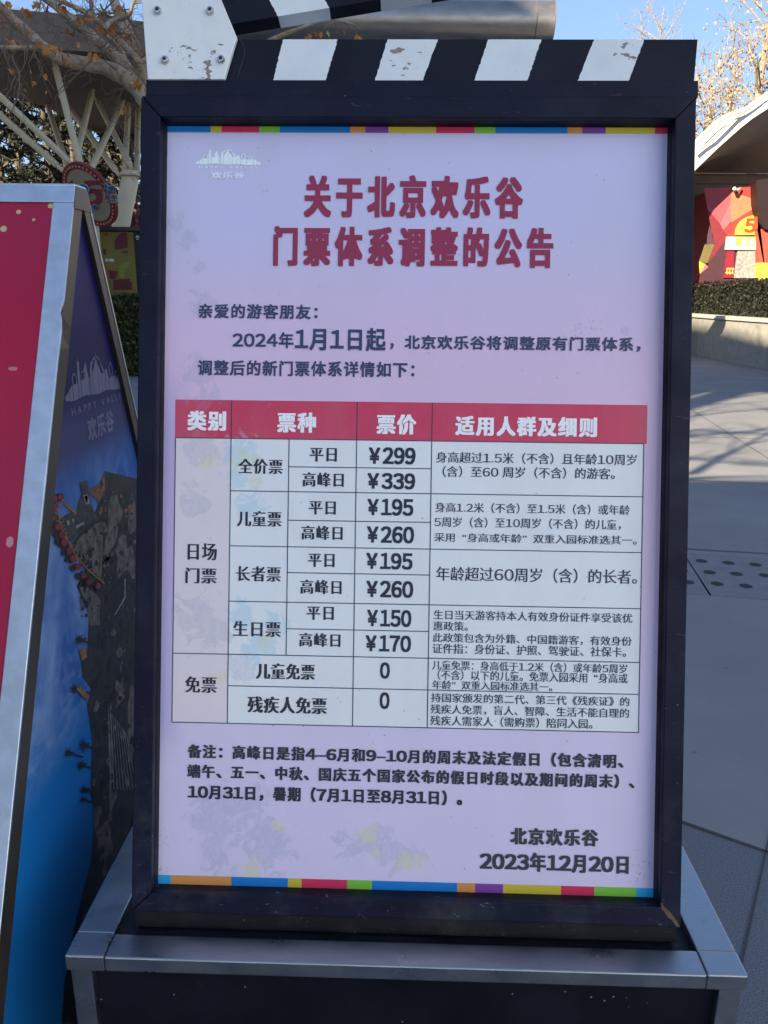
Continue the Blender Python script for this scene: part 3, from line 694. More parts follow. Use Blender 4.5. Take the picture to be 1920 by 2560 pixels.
TWIG = mat('twig_bark', (.17, .12, .085), .8, var=.3, scale=5)
def dry_leaf(mb, p, s, rng):
    a = Vector((rng.gauss(0, .6), rng.gauss(0, .6), -1)).normalized(); b = a.cross(Vector((rng.uniform(-1, 1), rng.uniform(-1, 1), .2))).normalized(); c = a.cross(b)
    o = []
    for u, v, k in ((0, 0, 0), (.25, .42, .18), (.55, .30, .05), (.62, .5, .22), (1., 0, .25), (.6, -.46, .2), (.5, -.28, .05), (.22, -.4, .15)): o.append(p + (a * u + b * v + c * k * rng.uniform(.6, 1.8)) * s)
    mb.add(o, [(0, 1, 2), (0, 2, 4), (2, 3, 4), (0, 4, 6), (4, 5, 6), (0, 6, 7)])
def plane_tree():
    o = thing('plane_tree', 'pale barked plane tree with bare limbs and a few orange leaves at upper left', 'tree', PY(430, 740, 8.2).xy.to_3d())
    k = 8.0 / F / 2 * 1.35
    limbs = [(8.1, [(470, 1000, 60), (455, 700, 56), (440, 480, 52), (425, 345, 46), (368, 250, 33), (330, 208, 28), (270, 172, 25), (205, 158, 23), (154, 148, 21), (115, 125, 20), (80, 92, 18), (40, 55, 16), (0, 15, 14), (-50, -40, 11)]),
             (8.5, [(425, 345, 40), (385, 260, 34), (360, 190, 28), (340, 130, 24), (318, 80, 20), (292, 20, 17), (270, -40, 14)]),
             (8.9, [(380, 262, 30), (335, 195, 25), (285, 140, 22), (240, 100, 18), (190, 55, 15), (150, 25, 13), (90, -20, 11)]),
             (7.7, [(345, 150, 11), (305, 108, 10), (262, 68, 9), (215, 32, 8), (165, 8, 7), (110, -14, 6)]),
             (7.7, [(118, 122, 10), (60, 119, 8), (0, 118, 6), (-40, 117, 5)]),
             (9.2, [(335, 195, 20), (310, 150, 15), (292, 110, 13), (262, 84, 10), (235, 40, 8), (225, -10, 7)]),
             (7.4, [(262, 68, 8), (280, 52, 7), (303, 47, 7), (324, 36, 6), (333, 8, 5), (350, -20, 4)]),
             (8.3, [(425, 345, 30), (520, 200, 16), (640, 120, 10), (760, 66, 5), (830, 48, 3), (888, 62, 2)])]
    mb = MB(); rng = random.Random(21); seeds = []
    for Y, pts in limbs:
        P = [PY(x, y, Y + .12 * math.sin(i * 1.3)) for i, (x, y, w) in enumerate(pts)]; Wd = [w * k for x, y, w in pts]
        if Y == 8.1: P[0].z = 0; P[0].y = 8.1; P[0].x = P[1].x - .05
        fine = [P[0]]; fw = [Wd[0]]
        for i in range(len(P) - 1):
            for j in range(1, 5):
                p0, p1, p2, p3 = P[max(i - 1, 0)], P[i], P[i + 1], P[min(i + 2, len(P) - 1)]; f = j / 4
                fine.append(.5 * ((2 * p1) + (p2 - p0) * f + (2 * p0 - 5 * p1 + 4 * p2 - p3) * f * f + (3 * p1 - p0 - 3 * p2 + p3) * f ** 3)); fw.append((Wd[i] * (1 - f) + Wd[i + 1] * f) * (1 + .06 * math.sin(len(fine) * 1.9)))
        mb.tube(fine, fw, 12)
        if Y not in (8.3,): seeds += [(p, w) for p, w in zip(fine[14:] if Y == 8.1 else fine[6:], fw[6:])]
    mb.build('trunk', PLANE, o, rel(o), smooth=True)
    mb = MB(); tips = []
    for i in range(36):
        p, w = rng.choice(seeds)
        twig(mb, p, (rng.gauss(-.1, .8), rng.gauss(-.3, .5), rng.gauss(-.05, .6)), rng.uniform(.3, .8), rng.uniform(.004, .009), 2, rng, tips, droop=.08, n=6, wob=.75)
    for px, py, dx in ((5, 90, .1), (60, 60, .5), (30, 140, .1), (150, 40, .3), (230, 150, -.2), (330, 170, .1)):
        twig(mb, PY(px, py, 7.4), (dx, -.1, -.6), .5, .008, 1, rng, tips, droop=.18, n=6, wob=.55)
    mb.build('twigs', TWIG, o, rel(o)); mb = MB()
    ends = [PY(x, y, 8.3) for x, y in ((770, 62), (800, 55), (835, 50), (860, 56), (885, 62))]
    for e in ends: twig(mb, e, (.3, 0, -.4), .16, .003, 1, rng, [], droop=.2, n=3)
    mb.build('twigs', TWIG, o, rel(o))
    mb = MB()
    groups = [(20, 95), (30, 100), (38, 104), (55, 22), (150, 12), (195, 48), (170, 70), (222, 42), (240, 62), (108, 112), (125, 116), (160, 125), (162, 140), (172, 152), (235, 132), (328, 88), (292, 12), (298, 30), (75, 75), (270, 60), (25, 170), (42, 172), (342, 190), (338, 205), (10, 5), (100, 8)]
    for x, y in groups:
        for j in range(rng.choice((2, 2, 3, 4))): dry_leaf(mb, PY(x + rng.gauss(0, 5), y + rng.gauss(0, 5), 7.5 + rng.random() * .5), rng.uniform(.04, .09), rng)
    for p, d in rng.sample(tips, min(60, len(tips))): dry_leaf(mb, p, rng.uniform(.025, .06), rng)
    for e in ends:
        for j in range(2): dry_leaf(mb, e + Vector((rng.gauss(0, .03), 0, -.03 - rng.random() * .08)), rng.uniform(.05, .08), rng)
    mb.build('leaves', leafmat('dry_leaf', [(.45, .14, .025), (.55, .22, .05), (.32, .11, .03), (.60, .33, .11), (.26, .12, .05)]), o, rel(o))
plane_tree()

def leafy_tree(name, label, base, h, crown, nleaf, seed, spread=1., top=.25):
    o = thing(name, label, 'tree', base)
    rng = random.Random(seed); b = Vector(base); mb = MB(); tips = []
    mb.tube([b, b + Vector((.1, 0, h * .3)), b + Vector((.0, .1, h * .6)), b + Vector((.25, 0, h * .85)), b + Vector((.3, .1, h))], [.22, .19, .12, .07, .02], 9)
    for i in range(30):
        z = h * (.28 + .68 * (i / 30)); f = 1 - .55 * i / 30; a = i * 2.4 + rng.random()
        p = b + Vector((.1, .05, z)); d = Vector((math.cos(a), math.sin(a), rng.uniform(.5, 1.1)))
        twig(mb, p, d, crown * f * rng.uniform(.7, 1.1), .055 * f + .012, 2, rng, tips, n=5, wob=.28)
    mb.build('trunk', mat('grey_bark', (.25, .20, .15), .85, var=.3), o, rel(o))
    mb = MB(); n = 0
    while n < nleaf:
        p, d = rng.choice(tips); zz = (p.z - b.z) / h
        if zz > .66 and rng.random() > top * max(0., 1.15 - zz): continue
        for j in range(rng.randint(2, 6)):
            dry_leaf(mb, p + Vector((rng.gauss(0, .22), rng.gauss(0, .22), rng.gauss(0, .2))), rng.uniform(.055, .12), rng); n += 1
    mb.build('crown', leafmat('tan_leaf', [(.30, .20, .085), (.40, .29, .14), (.22, .13, .05), (.46, .36, .20), (.16, .09, .04)]), o, rel(o))
    return o
leafy_tree('tan_leaf_tree', 'tall tree with dry tan leaves above the white canopy rim at right', (PY(1878, 400, 33).x, 33, 0), 16.5, 3.6, 5200, 4)
leafy_tree('tan_leaf_tree', 'lower tan leaved tree half hidden by the notice board edge at right', (PY(1745, 400, 36).x, 36, 0), 11.0, 3.0, 3000, 8)
def bare_tree(label, base, h, crown, seed, r0=.2, n=26, dep=2, mm=None, top=.35):
    o = thing('bare_tree', label, 'tree', base); rng = random.Random(seed); b = Vector(base); mb = MB(); tips = []
    mb.tube([b, b + Vector((.05, 0, h * .4)), b + Vector((-.1, .1, h * .75)), b + Vector((.1, 0, h))], [r0, r0 * .8, r0 * .4, .015], 9)
    for i in range(n):
        z = h * (top + (.95 - top) * i / n); a = i * 2.4 + rng.random(); f = 1 - .5 * i / n
        twig(mb, b + Vector((0, .05, z)), (math.cos(a), math.sin(a), rng.uniform(.6, 1.4)), crown * f, r0 * .28 * f + .01, dep, rng, tips, n=5, wob=.25)
    mb.build('trunk', mm or mat('grey_bark', (.25, .20, .15), .85, var=.3), o, rel(o)); return o
bare_tree('distant leafless tree whose twig tips rise above the clapper bar near the right', (PY(1630, 300, 48).x, 48, 0), 16.8, 3.2, 14)
bare_tree('leafless tree behind the viewer that dapples the sunlit paving', (-7.5, -2.0, 0), 10, 3.6, 31, .22, 15, 2)
bare_tree('unseen leafless tree added behind the notice board to stripe the planter wall with shade', (-1.43, 5.7, 0), 10.5, 1.8, 33, .13, 16, 1, top=.6)  # tree added out of view for its shadow on the planter wall

def pine(px, Y, h, seed):
    p = PY(px, 740, Y); o = thing('pine_tree', 'dark dense pine standing behind the left hand canopy', 'tree', (p.x, Y, 0), 0, 'pines behind the steel canopy')
    rng = random.Random(seed); b = Vector((p.x, Y, 0)); mb = MB()
    mb.tube([b, b + Vector((.1, 0, h * .5)), b + Vector((0, 0, h))], [.2, .14, .03], 8)
    mf = MB()
    for i in range(64):
        z = h * (.12 + .86 * (i / 64)); a = rng.random() * 6.28; ln = (2.3 * (1 - i / 70) + .4) * rng.uniform(.6, 1.1)
        d = Vector((math.cos(a), math.sin(a), rng.uniform(-.15, .35))); q = b + Vector((0, 0, z)); e = q + d * ln
        mb.tube([q, q.lerp(e, .5) + Vector((0, 0, .05)), e], [.035, .022, .008], 4, cap=False)
        for j in range(8):
            c = q.lerp(e, rng.uniform(.25, 1.)) + Vector((rng.gauss(0, .15), rng.gauss(0, .15), rng.gauss(0, .1)))
            for k in range(9):
                u = Vector((rng.gauss(0, 1), rng.gauss(0, 1), rng.gauss(.3, .8))).normalized(); s = rng.uniform(.16, .36); v = u.cross(Vector((rng.gauss(0, 1), rng.gauss(0, 1), 1))).normalized() * s * .16
                mf.add([c - v, c + v, c + u * s + v * .4, c + u * s - v * .4], [(0, 1, 2, 3)])
    mb.build('trunk', mat('pine_bark', (.10, .075, .055), .9), o, rel(o)); mf.build('crown', leafmat('pine_needle', [(.007, .010, .006), (.016, .022, .011), (.030, .032, .018), (.05, .045, .03)]), o, rel(o))
for i, (px, Y, h) in enumerate(((-60, 33, 12), (30, 30, 11), (75, 38, 13), (150, 34, 12), (210, 31, 11), (250, 40, 13), (300, 35, 12), (345, 30, 11), (110, 46, 14), (0, 44, 14), (190, 45, 13), (330, 46, 13))):
    pine(px, Y, h, 50 + i)

# ================================================================== NOTICE BOARD
LOGO_BASE = [(150, 465), (230, 478), (310, 485), (400, 476), (520, 468), (640, 478), (800, 490), (880, 484), (950, 474), (1040, 484), (1180, 497), (1300, 498), (1380, 490), (1435, 485)]
def base_y(x):
    for (a, b), (c, d) in zip(LOGO_BASE, LOGO_BASE[1:]):
        if x <= c: return b + (d - b) * max(0, x - a) / (c - a)
    return LOGO_BASE[-1][1]
LOGO_BARS = [[(152, 440), (222, 408)], [(230, 400), (262, 382), (292, 368)], [(300, 362), (345, 366), (395, 362)], [(403, 300), (413, 238), (404, 215), (420, 205), (430, 180), (440, 205), (458, 218), (447, 240), (450, 300)],
             [(458, 345), (500, 345), (512, 290), (570, 215), (600, 300), (613, 345)], [(620, 345), (638, 345)], [(645, 300), (660, 255), (695, 212)], [(702, 318), (735, 270), (770, 225), (785, 190), (790, 155), (796, 190), (805, 200)], [(810, 245), (840, 280), (870, 320)],
             [(876, 332), (955, 332)], [(962, 305), (1005, 305), (1022, 350), (1040, 380)], [(1048, 392), (1095, 375), (1155, 378)], [(1163, 380), (1200, 385), (1288, 380)], [(1296, 385), (1330, 387), (1358, 420)], [(1366, 425), (1425, 440), (1435, 470)]]
def logo_shapes():
    out = []
    for top in LOGO_BARS:
        x0, x1 = top[0][0], top[-1][0]
        out.append([(x0, base_y(x0)), ((x0 + x1) / 2, base_y((x0 + x1) / 2)), (x1, base_y(x1))] + list(reversed(top)))
    def band(pts, wd):
        for (a, b), (c, d) in zip(pts, pts[1:]):
            n = math.hypot(c - a, d - b); ex, ey = (c - a) / n * 2, (d - b) / n * 2; nx, ny = -(d - b) / n * wd / 2, (c - a) / n * wd / 2
            out.append([(a - ex + nx, b - ey + ny), (c + ex + nx, d + ey + ny), (c + ex - nx, d + ey - ny), (a - ex - nx, b - ey - ny)])
    def oval(cx, cy, rx, ry, a0, a1, n, wd, tilt=0):
        band([(cx + rx * math.cos(R(a0 + (a1 - a0) * i / n)) * math.cos(tilt) - ry * math.sin(R(a0 + (a1 - a0) * i / n)) * math.sin(tilt), cy + rx * math.cos(R(a0 + (a1 - a0) * i / n)) * math.sin(tilt) + ry * math.sin(R(a0 + (a1 - a0) * i / n)) * math.cos(tilt)) for i in range(n + 1)], wd)
    oval(342, 335, 38, 45, 150, 395, 12, 18); oval(1095, 320, 36, 55, 120, 420, 14, 18); oval(1235, 362, 54, 22, 0, 360, 14, 15, -.35)
    oval(790, 262, 88, 66, 195, 345, 12, 24); band([(872, 240), (905, 285), (940, 330)], 24); oval(495, 315, 28, 30, 60, 340, 10, 13); oval(535, 320, 14, 18, 0, 300, 8, 9)
    return out
def area2(p): return sum(a[0] * b[1] - b[0] * a[1] for a, b in zip(p, p[1:] + p[:1]))

def notice_board():
    z0 = .63; fl = PZ(160.7, 2391, z0); fr = PZ(1871.5, 2442, z0)
    ex = (fr - fl).normalized(); yaw = math.atan2(ex.y, ex.x); wid = (fr - fl).length; D = .62
    ey = Vector((-ex.y, ex.x, 0)); ctr = (fl + fr) / 2 + ey * D / 2; ctr.z = 0
    o = thing('notice_board', 'black clapperboard shaped notice board with a lilac ticket price poster on a steel edged plinth', 'notice board', ctr, yaw)
    I = Matrix(); B = rel(o, BM); hw = wid / 2; hd = D / 2
    # ---- plinth, in the root's own frame
    t = .026; rimw = .060; rimf = .046
    mb = MB(); mb.box((-hw + .018, -hd + .016, 0), (hw - .018, hd - .016, z0 - .0165)); mb.build('plinth_body', M['plinth'], o, I, bevel=.002)
    topm = frame_mat('plinth_top_paint', (.010, .011, .018), 1.0, .35)
    mb = MB(); mb.box((-hw + .02, -hd + .02, z0 - .016), (hw - .02, hd - .02, z0 - .0145)); mb.build('plinth_top', topm, o, I)
    zb = z0 - .0262
    rails = [((-hw + rimw + .0006, -hd, zb), (hw - rimw - .0006, -hd + rimf, z0)), ((-hw + rimw + .0006, hd - rimf, zb), (hw - rimw - .0006, hd, z0)),
             ((-hw, -hd + rimf + .0006, zb), (-hw + rimw, hd - rimf - .0006, z0 + .0004)), ((hw - rimw, -hd + rimf + .0006, zb), (hw, hd - rimf - .0006, z0 + .0004))]
    for lo, hi in rails: mb = MB(); mb.box(lo, hi); mb.build('trim_rail', M['steel'], o, I, bevel=.0022)
    for sx in (-1, 1):
        for sy in (-1, 1):
            mb = MB(); x0, x1 = sorted((sx * hw, sx * (hw - rimw))); y0, y1 = sorted((sy * hd, sy * (hd - rimf))); mb.box((x0, y0, zb - .0006), (x1, y1, z0 + .0012)); mb.build('trim_corner', M['steel'], o, I, bevel=.0024)
            mb = MB(); x0, x1 = sorted((sx * (hw - .005), sx * (hw - .038))); y0, y1 = sorted((sy * (hd - .004), sy * (hd - .036))); mb.box((x0, y0, 0), (x1, y1, zb - .001)); mb.build('leg', M['steel'], o, I, bevel=.002)
    # dirt and paint specks splashed on the plinth front
    rng = random.Random(77); mb = MB()
    for i in range(17):
        x = rng.gauss(.33, .05) if i < 9 else rng.uniform(-hw + .08, hw - .08); z = zb - abs(rng.gauss(.01, .05)) - .004; r = rng.uniform(.0006, .0017); y = -hd + .0155
        mb.add([(x + r * math.cos(k), y, z + r * math.sin(k) * rng.uniform(.8, 1.2)) for k in (0, 1, 2, 3, 4, 5)], [tuple(range(6))])
    mb.build('paint_speck', mat('speck_white', (.3, .3, .31), .7), o, I)
    # ---- board frame: four mitred rails
    fw = .030
    oTL, oTR, oBR, oBL = L(352, 238, fw), L(1744, 243, fw), L(1699, 2317, fw), L(329, 2278, fw)
    iTL, iTR, iBR, iBL = L(399.5, 291, fw), L(1690, 296, fw), L(1650, 2268, fw), L(379, 2233, fw)
    x0, x1 = (oTL.x + oBL.x) / 2, (oTR.x + oBR.x) / 2; y1, y0 = (oTL.y + oTR.y) / 2, (oBL.y + oBR.y) / 2
    u0, u1 = (iTL.x + iBL.x) / 2, (iTR.x + iBR.x) / 2; v1, v0 = (iTL.y + iTR.y) / 2, (iBL.y + iBR.y) / 2
    g = .0005; dz = Vector((0, 0, .058)); mb = MB()
    for q in ([(x0 + g, y1), (u0 + g, v1), (u1 - g, v1), (x1 - g, y1)], [(x1, y1 - g), (u1, v1 - g), (u1, v0 + g), (x1, y0 + g)], [(x1 - g, y0), (u1 - g, v0), (u0 + g, v0), (x0 + g, y0)], [(x0, y0 + g), (u0, v0 + g), (u0, v1 - g), (x0, y1 - g)]):
        mb.prism([Vector((a, b, fw)) for a, b in q], dz)
    fo = mb.build('frame', M['navy'], o, B, bevel=.0016)
    mb = MB()                                                        # rust chip at the lower right mitre
    P = lambda x, y, w: L(1560 + x / 4.336, 2050 + y / 4.336, w)
    mb.poly([P(x, y, fw + .0004) for x, y in reversed(((402, 890), (430, 935), (490, 985), (530, 1040), (575, 1095), (608, 1165), (560, 1150), (520, 1085), (480, 1060), (440, 1000), (405, 960)))])
    mb.build('rust_chip', mat('rust', (.13, .075, .035), .8, var=.5, scale=60), fo, I)
    # bead that holds the poster, 8 mm wide, stepped between frame and poster
    mb = MB(); wb = .003
    n4 = [L(419, 311.6, wb), L(1671.9, 315.4, wb), L(1632.8, 2245.4, wb), L(393, 2211, wb)]
    bu0, bu1, bv1, bv0 = (n4[0].x + n4[3].x) / 2, (n4[1].x + n4[2].x) / 2, (n4[0].y + n4[1].y) / 2, (n4[2].y + n4[3].y) / 2
    O4 = [(u0, v1), (u1, v1), (u1, v0), (u0, v0)]; I4 = [(bu0, bv1), (bu1, bv1), (bu1, bv0), (bu0, bv0)]; e = lambda p, w: Vector((p[0], p[1], w))
    for k in range(4):
        a, b, c, d = O4[k], O4[(k + 1) % 4], I4[(k + 1) % 4], I4[k]; h = lambda p, q: (p[0] * .45 + q[0] * .55, p[1] * .45 + q[1] * .55)
        mb.add([e(a, .016), e(b, .016), e(h(b, c), .013), e(h(a, d), .013), e(c, wb), e(d, wb), e(c, -.004), e(d, -.004)], [(0, 1, 2, 3), (3, 2, 4, 5), (5, 4, 6, 7)])
    mb.build('bead', M['bead'], o, B)
    mb = MB(); mb.box((x0 + .004, y0 + .004, -.034), (x1 - .004, y1 - .004, -.006)); mb.build('back_panel', M['bead'], o, B)
    lb = L(334, 2317, .022).y; rb = L(1695, 2353, .022).y; yb = min(lb, rb)
    mb = MB(); mb.box((x0 + .003, yb, -.028), (x1 - .003, y0 - .0008, .022)); mb.build('bottom_rail', frame_mat('rail_paint', (.008, .008, .011), .6, .4), o, B, bevel=.0016)
    h0, h1 = L(364.6, 198, .026), L(1746.6, 201.5, .026)
    mb = MB(); mb.box((h0.x, y1 + .0008, -.03), (h1.x, (h0.y + h1.y) / 2, .026)); mb.build('header_bar', M['navy'], o, B, bevel=.0016)
    # ---- poster
    mb = MB(); a, b = L(408, 305), L(1655, 2240); mb.box((u0 + .001, v0 + .001, -.004), (u1 - .001, v1 - .001, 0))
    poster = mb.build('poster', print_mat('poster_print', poster_base), o, B)
    tag(poster, 'lilac price notice printed with a red headed table')
    blue, yelw, redc, grn, orn, pur, cy = (.012, .19, .55), (.60, .46, .045), (.62, .035, .10), (.20, .50, .05), (.66, .28, .08), (.22, .06, .33), (.03, .36, .68)
    sm = [print_mat('strip_%d' % i, c, flat=True) for i, c in enumerate((blue, yelw, redc, grn, orn, pur, cy))]
    mb = MB()
    xs = [405, 527, 554, 648.5, 699.6, 876, 913.5, 971.3, 1090.3, 1186.5, 1238.4, 1418.8, 1455.9, 1514.2, 1637.3, 1690]; cs = [0, 1, 2, 3, 0, 4, 5, 1, 2, 3, 0, 4, 5, 1, 2]
    top = v1 - .0005; bot = (L(419, 330.8).y + L(1672, 335).y) / 2
    for xa, xb, c in zip(xs, xs[1:], cs): a, b = max(L(xa, 320).x, u0 + .001), min(L(xb, 323).x, u1 - .001); mb.poly([(a, bot, .0004), (b, bot, .0004), (b, top, .0004), (a, top, .0004)], c)
    mb.build('color_strip', sm, poster)
    mb = MB()
    xs = [380, 426.9, 577.9, 719.8, 754, 868, 930, 1143.2, 1188, 1257.8, 1402.8, 1486, 1591, 1650]; cs = [6, 4, 0, 1, 2, 3, 0, 4, 5, 1, 2, 3, 6]
    top = (L(393, 2186.5).y + L(1632, 2220.5).y) / 2
    for xa, xb, c in zip(xs, xs[1:], cs): a, b = max(L(xa, 2205).x, u0 + .001), min(L(xb, 2205).x, u1 - .001); mb.poly([(a, v0 + .0005, .0004), (b, v0 + .0005, .0004), (b, top, .0004), (a, top, .0004)], c)
    mb.build('color_strip', sm, poster)
    # table: cells, header, ruling
    X = [L(439, 1092.7).x * .5 + L(430.6, 1803.7).x * .5, (L(580, 1000).x + L(567.9, 1805.7).x) / 2, (L(723.6, 1097.7).x + L(715, 1634.6).x) / 2, (L(894.5, 1005).x + L(880.2, 1811.6).x) / 2, (L(1081.9, 1008).x + L(1067.3, 1815.3).x) / 2, (L(1611, 1112.7).x + L(1593.8, 1832).x) / 2]
    pair = lambda a, b: (L(*a).y + L(*b).y) / 2
    H0, H1 = pair((439.3, 996.2), (1618.5, 1015.5)), pair((437.4, 1091.9), (1616.6, 1111.9))
    rows = [((723.6, 1166.3), (1077, 1172.5), 2, 4), ((577.4, 1225), (1606, 1244), 1, 5), ((721, 1300.2), (1075.5, 1306.2), 2, 4), ((576, 1362.3), (1603, 1383.6), 1, 5), ((720.3, 1431.7), (1071.8, 1437.2), 2, 4), ((573.5, 1500.5), (1599.8, 1523.9), 1, 5), ((716.3, 1572), (1069.9, 1578), 2, 4), ((433.8, 1630.6), (1596, 1658), 0, 5), ((570, 1712.2), (1594.5, 1737.6), 1, 5), ((430.6, 1803.7), (1593.8, 1832), 0, 5)]
    yr = [pair(a, b) for a, b, _, _ in rows]; yend = yr[-1]
    cell = print_mat('table_cell', (.82, .83, .83), .8); pinkc = print_mat('table_first_column', (.80, .70, .72), .8); redh = print_mat('table_header', (.62, .04, .10), .45); ink = print_mat('table_ruling', (.030, .040, .085), flat=True)
    tb = MB(); w = .0004
    def rect(a, b, c, d, w, m): tb.poly([(a, c, w), (b, c, w), (b, d, w), (a, d, w)], m)
    rect(X[1], X[5], yend, H1, w, 0); rect(X[0], X[1], yend, H1, w, 1); rect(L(438.5, 1044).x, L(1617.5, 1064).x, H1, H0, .0006, 2)
    lw = .00075; w = .0008
    for (a, b, i, j), y in zip(rows, yr): rect(X[i] - lw, X[j] + lw, y - lw, y + lw, w, 3)
    rect(X[0] - lw, X[5] + lw, H1 - lw, H1 + lw, w + .0001, 3)
    for i, (ya, yb_) in enumerate(((yend, H1), (yend, H0), (yr[7], H1), (yend, H0), (yend, H0), (yend, H1))): rect(X[i] - lw, X[i] + lw, ya, yb_, w + .0002, 3)
    tb.build('table', [cell, pinkc, redh, ink], poster)
    # writing
    txt = lambda n, m, lines: [None for mb in [MB()] for _ in [[px_line(mb, *l) for l in lines]] for _ in [mb.build(n, m, poster)]]
    def txs(n, m, lines):
        for l in lines: mb = MB(); px_line(mb, *l); mb.build(n, m, poster)
    txt('heading', print_mat('heading_red', (.30, .028, .075), flat=True), [('关于北京欢乐谷', 'black', 760.8, 1307, 439.5, 543), ('门票体系调整的公告', 'black', 683.5, 1383, 566, 664.8)])
    navy = print_mat('letter_navy', (.040, .050, .12), flat=True)
    txt('letter_text', navy, [('亲爱的游客朋友：', 'bold', 497, 794.5, 759.7, 795.6), ('2024年', 'bold', 582.3, 734.2, 833.6, 866.5), ('1月1日起', 'bold', 737.6, 964.6, 824.3, 870.7), ('，', 'bold', 976, 984.4, 858, 873),
                              ('北京欢乐谷将调整原有门票体系，', 'bold', 1011.8, 1601, 838.8, 872.6), ('调整后的新门票体系详情如下：', 'bold', 495, 1036.3, 901, 938)])
    txs('column_heading', print_mat('table_white', (.93, .92, .95), .5), [('类别', 'heavy', 469.4, 565.8, 1027, 1075.7), ('票种', 'heavy', 693.9, 790.4, 1032.9, 1081), ('票价', 'heavy', 942, 1040, 1037.9, 1085), ('适用人群及细则', 'heavy', 1138.3, 1492.2, 1039.8, 1087.6)])
    dark = print_mat('table_ink', (.018, .020, .040), flat=True)
    txs('ticket_name', dark, [('全价票', 'song', 595.5, 707.4, 1146.7, 1182.5), ('儿童票', 'song', 592.5, 704.3, 1279, 1314.9), ('长者票', 'song', 590.2, 702.4, 1415, 1451.6), ('生日票', 'song', 583, 702.4, 1551.9, 1588.9),
        ('平日', 'song', 774.2, 842.5, 1119.7, 1153.6), ('高峰日', 'song', 756.4, 859.8, 1180.6, 1216), ('平日', 'song', 771.9, 839.8, 1253, 1286), ('高峰日', 'song', 753.7, 857, 1313.7, 1348.4), ('平日', 'song', 770, 836.8, 1384, 1417), ('高峰日', 'song', 750.9, 854.3, 1448.8, 1484),
        ('平日', 'song', 766.8, 834.8, 1516, 1549), ('高峰日', 'song', 748, 851.5, 1581.7, 1615.5), ('儿童免票', 'songb', 639.9, 787.9, 1659.3, 1696.3), ('残疾人免票', 'songb', 618.8, 817.7, 1740, 1780.6), ('日场', 'song', 469.4, 542.7, 1360, 1398.6), ('门票', 'song', 463.7, 542.4, 1418.6, 1457.6), ('免票', 'song', 462.9, 542.4, 1690.3, 1730)])
    pr = [('299', 922.3, 1039.2, 1117.7, 1159.4), ('339', 918.8, 1038.4, 1181.8, 1222.3), ('195', 918.8, 1033.4, 1246.2, 1287.5), ('260', 917.7, 1035.4, 1314.9, 1356.2), ('195', 916, 1031.4, 1381.2, 1421.8), ('260', 916, 1033.3, 1450.8, 1492.2), ('150', 918, 1028.6, 1523.2, 1565), ('170', 914, 1027.8, 1586.9, 1627.5)]
    txs('ticket_price', dark, [('¥' + s, 'fig', a, b, c, d) for s, a, b, c, d in pr] + [('0', 'fig', 949.8, 974.9, 1655.3, 1696.3), ('0', 'fig', 949, 974, 1730, 1771.9)])
    txt('rules_text', print_mat('rules_ink', (.035, .042, .075), flat=True), [('身高超过1.5米（不含）且年龄10周岁', 'reg', 1089.7, 1591.2, 1129.5, 1156.4), ('（含）至60 周岁（不含）的游客。', 'reg', 1106.5, 1537, 1165, 1191.9),
        ('身高1.2米（不含）至1.5米（含）或年龄', 'reg', 1087.8, 1574.4, 1255.8, 1280), ('5周岁（含）至10周岁（不含）的儿童，', 'reg', 1085.6, 1552, 1295, 1315), ('采用“身高或年龄”双重入园标准选其一。', 'reg', 1085.6, 1591.2, 1332, 1353.7), ('年龄超过60周岁（含）的长者。', 'reg', 1090.4, 1592.3, 1416.2, 1451),
        ('生日当天游客持本人有效身份证件享受该优', 'reg', 1084, 1581, 1524.6, 1547), ('惠政策。', 'reg', 1083, 1170, 1552.6, 1575.4), ('此政策包含为外籍、中国籍游客，有效身份', 'reg', 1081.9, 1578.9, 1581.8, 1604.2), ('证件指：身份证、护照、驾驶证、社保卡。', 'reg', 1081.1, 1565, 1609, 1632),
        ('儿童免票：身高低于1.2米（含）或年龄5周岁', 'reg', 1080.4, 1567.7, 1651.7, 1673.3), ('（不含）以下的儿童。免票入园采用“身高或', 'reg', 1094.2, 1568.8, 1676.3, 1698.4), ('年龄”双重入园标准选其一。', 'reg', 1081, 1380.8, 1700.3, 1722),
        ('持国家颁发的第二代、第三代《残疾证》的', 'reg', 1078, 1573.3, 1732, 1754.8), ('残疾人免票，盲人、智障、生活不能自理的', 'reg', 1076.6, 1572.5, 1760.4, 1783.6), ('残疾人需家人（需购票）陪同入园。', 'reg', 1076, 1481, 1788.4, 1812.4)])
    txt('note_text', print_mat('note_ink', (.030, .032, .050), flat=True), [('备注：高峰日是指4-6月和9-10月的周末及法定假日（包含清明、', 'heavy', 469.8, 1558.6, 1860.4, 1894.2), ('端午、五一、中秋、国庆五个国家公布的假日时段以及期间的周末）、', 'heavy', 468.5, 1585.9, 1910.3, 1943.7), ('10月31日，暑期（7月1日至8月31日）。', 'heavy', 469.8, 1156, 1964, 1993)])
    txt('signature_text', print_mat('signature_ink', (.050, .050, .062), flat=True), [('北京欢乐谷', 'heavy', 1275.6, 1495.7, 2068.7, 2110), ('2023年12月20日', 'heavy', 1199.7, 1571.6, 2132.5, 2170.7)])
    lm = print_mat('logo_white', (.86, .94, .98), flat=True); mb = MB(); q = lambda x, y: L(470 + x / 7.9, 350 + y / 7.9, .0008)
    for s in logo_shapes(): mb.poly([q(*p) for p in (s if area2(s) < 0 else reversed(s))])
    for i, p in enumerate(mb.v): mb.v[i] = (p[0], p[1], .0008 + (i % 7) * 0)
